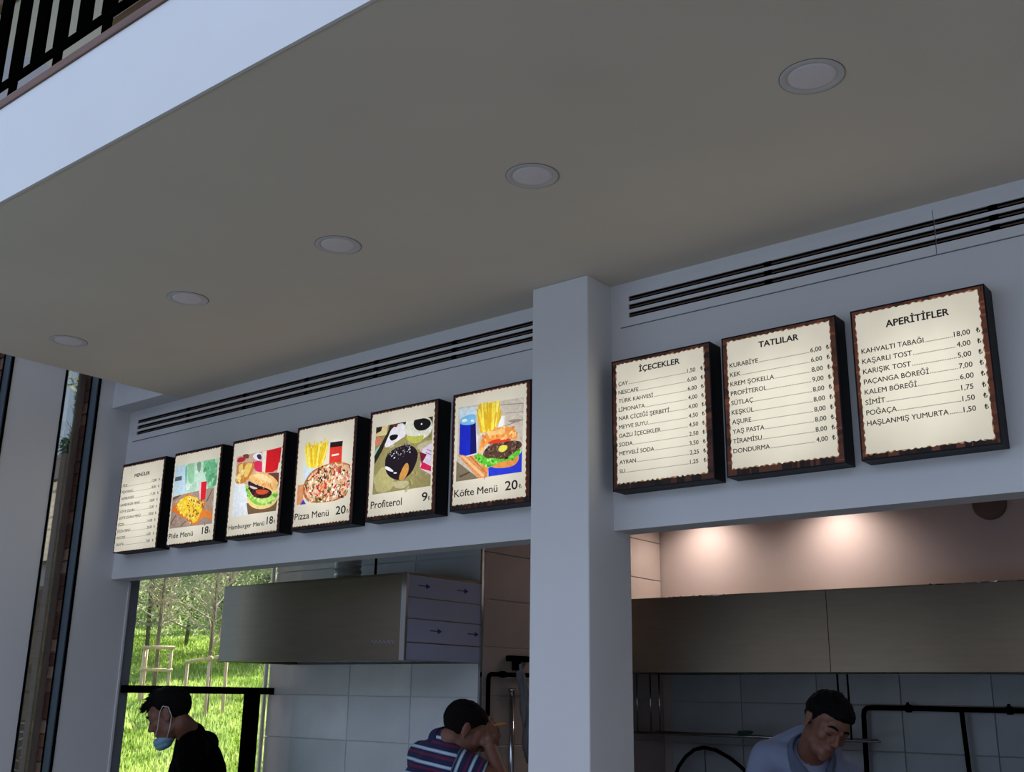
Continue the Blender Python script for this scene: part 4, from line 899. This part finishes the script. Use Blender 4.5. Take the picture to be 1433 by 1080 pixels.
# -- middle man: seen from behind at three quarters, striped shirt, hand at his mouth
def hair_mid(H, t, s):
    hair(H, t, M['hairs'], hairline(.056,.010,-.078), 1.035, .0016, s, 'cropped_hair'); hair(H, t, M['hairm'], lambda c: ss(.045,.085,c.z+.006*noise.noise(c*40)), 1.06, .003, s)
def after_mid(t, H, L, g, T, A, s):
    me = g.data; at = me.attributes.new('stripe','FLOAT','POINT'); pel, wst, ch, nb, sR, sL = T; ax = (nb-pel).normalized(); vals = []
    for v in me.vertices:
        best = None
        for s_, e, w in A:
            d = (e-s_).normalized(); k = (v.co-s_).dot(d); dist = (v.co-s_-d*max(0,k)).length
            if k > .012 and dist < .085 and (best is None or dist < best[0]): best = (dist, k)
        vals.append(best[1]+5.003 if best else (v.co-pel).dot(ax)+2)
    at.data.foreach_set('value', vals)
    # folded collar and the bite of food held in the hand
    up = (H@Vector((0,-.028*s,-.055*s))-nb).normalized(); bm = bmesh.new(); rings = []
    o = up.orthogonal().normalized(); q = up.cross(o)
    for r,h in ((.066,-.028),(.063,.0),(.060,.022),(.062,.022),(.068,-.004),(.072,-.020)): rings.append([bm.verts.new(nb+up*h+(o*math.cos(a)+q*math.sin(a))*r) for a in [2*math.pi*k/32 for k in range(32)]])
    for a,b in zip(rings, rings[1:]):
        for k in range(32): bm.faces.new((a[k],a[(k+1)%32],b[(k+1)%32],b[k]))
    c = done(bm, 'collar', M['jersey'], t, smooth=True); at = c.data.attributes.new('stripe','FLOAT','POINT'); at.data.foreach_set('value', [.052*10.05+.0]*len(c.data.vertices))
t_foot[0] = Vector((.38,.88,0))
person('man in a striped polo shirt seen from behind, right hand raised to his mouth', (-3.10,.50,0), (-2.985,.585,1.480), (.50,.72,-.50), (0,0,1), .95,
  [(-3.12,.47,.92),(-3.12,.48,1.08),(-3.10,.52,1.235),(-3.058,.553,1.428),(-2.965,.50,1.362),(-3.225,.60,1.368)],
  [[(-2.965,.50,1.362),(-2.80,.61,1.285),(-2.893,.640,1.418),(-.12,.02,1),(.85,-.35,-.05),.75,-1],[(-3.225,.60,1.368),(-3.24,.74,1.12),(-3.06,.86,1.06),(.8,.3,-.1),(0,0,1),.4,-1]],
  [(-3.03,.44,0),(-3.20,.54,0)], hair_mid, M['jersey'], .62, after_mid)
fs = tube('food_stick', [(-2.892,.655,1.500),(-2.868,.668,1.506),(-2.842,.680,1.508)], [.004,.006,.005], M['food'], None, 8, (-2.892,.655,1.500)); tag(fs, 'small golden piece of fried food held in the raised hand', 'food')

# -- right man: leaning over, face turned down to the right, pale blue shirt
def hair_right(H, t, s):
    hair(H, t, M['hairs'], hairline(.055,.0,-.050), 1.03, .0012, s, 'cropped_hair'); hl = hairline(.062,.022,-.045)
    hair(H, t, M['hairm'], lambda c: hl(c), 1.12, .006, s)
def after_right(t, H, L, g, T, A, s):
    pel, wst, ch, nb, sR, sL = T; top_ = H@Vector((0,-.028*s,-.060*s)); up = (top_-nb).normalized(); fw = (H.to_3x3()@Vector((0,1,0))); fw = (fw-up*fw.dot(up)).normalized(); sd = up.cross(fw)
    bm = bmesh.new(); rings = []
    for r,h in ((.078,-.045),(.070,-.01),(.066,.030),(.070,.034),(.084,.004),(.094,-.028)):
        ring = []
        for k in range(29):
            a = math.radians(24+k*(312/28)); e = 1+.0*k; drop = -.045*max(0,math.cos(a))**3; out = 1+.12*max(0,math.cos(a))**3
            ring.append(bm.verts.new(nb+up*(h+drop)+(fw*math.cos(a)*out+sd*math.sin(a))*r))
        rings.append(ring)
    for a,b in zip(rings, rings[1:]):
        for k in range(28): bm.faces.new((a[k],a[k+1],b[k+1],b[k]))
    bmesh.ops.solidify(bm, geom=bm.faces[:], thickness=.002)
    done(bm, 'collar', M['shirt'], t, smooth=True)
    bm = bmesh.new(); 
    for k in range(3):
        p = ch+(nb-ch)*(.75-.35*k)+fw*(.145-.01*k); ell(bm, p, (.005,.005,.005), None, 10)
    done(bm, 'shirt_buttons', M['strap'], t, smooth=True)
t_foot[0] = Vector((.5,-.85,0))
person('man in a pale blue collared shirt bending forward and looking down, in the right hatch', (-1.72,1.10,0), (-1.550,.830,1.538), (.70,-.62,-.46), (.42,.12,1), .90,
  [(-1.80,1.16,.90),(-1.79,1.10,1.05),(-1.74,1.00,1.22),(-1.655,.925,1.435),(-1.815,.915,1.415),(-1.60,1.10,1.36)],
  [[(-1.815,.915,1.415),(-1.86,.80,1.13),(-1.70,.62,1.00),(.4,-.7,-.3),(0,0,1),.35,-1],[(-1.60,1.10,1.36),(-1.45,1.05,1.10),(-1.36,.82,1.00),(.2,-.8,-.3),(0,0,1),.35,1]],
  [(-1.82,1.06,0),(-1.66,1.18,0)], hair_right, M['shirt'], 1.85, after_right, [((-1.80,.95,1.425),(-1.705,.985,1.470),.062,.062),((-1.705,.985,1.470),(-1.64,1.02,1.43),.062,.06)], .34)
# green rag on the shelf
def gl(bm):
    rnd = random.Random(8)
    for i in range(14): ell(bm, (.01+.085*rnd.random(), rnd.uniform(-.02,.02), .002+rnd.uniform(0,.016)), (rnd.uniform(.012,.024),.014,rnd.uniform(.006,.012)), None, 12)
o = blend('green_cloth', gl, .003, 2, M['cloth'], None); o.location = (-2.655,2.30,1.443); tag(o, 'crumpled dark green cloth lying on the chrome shelf', 'cloth')
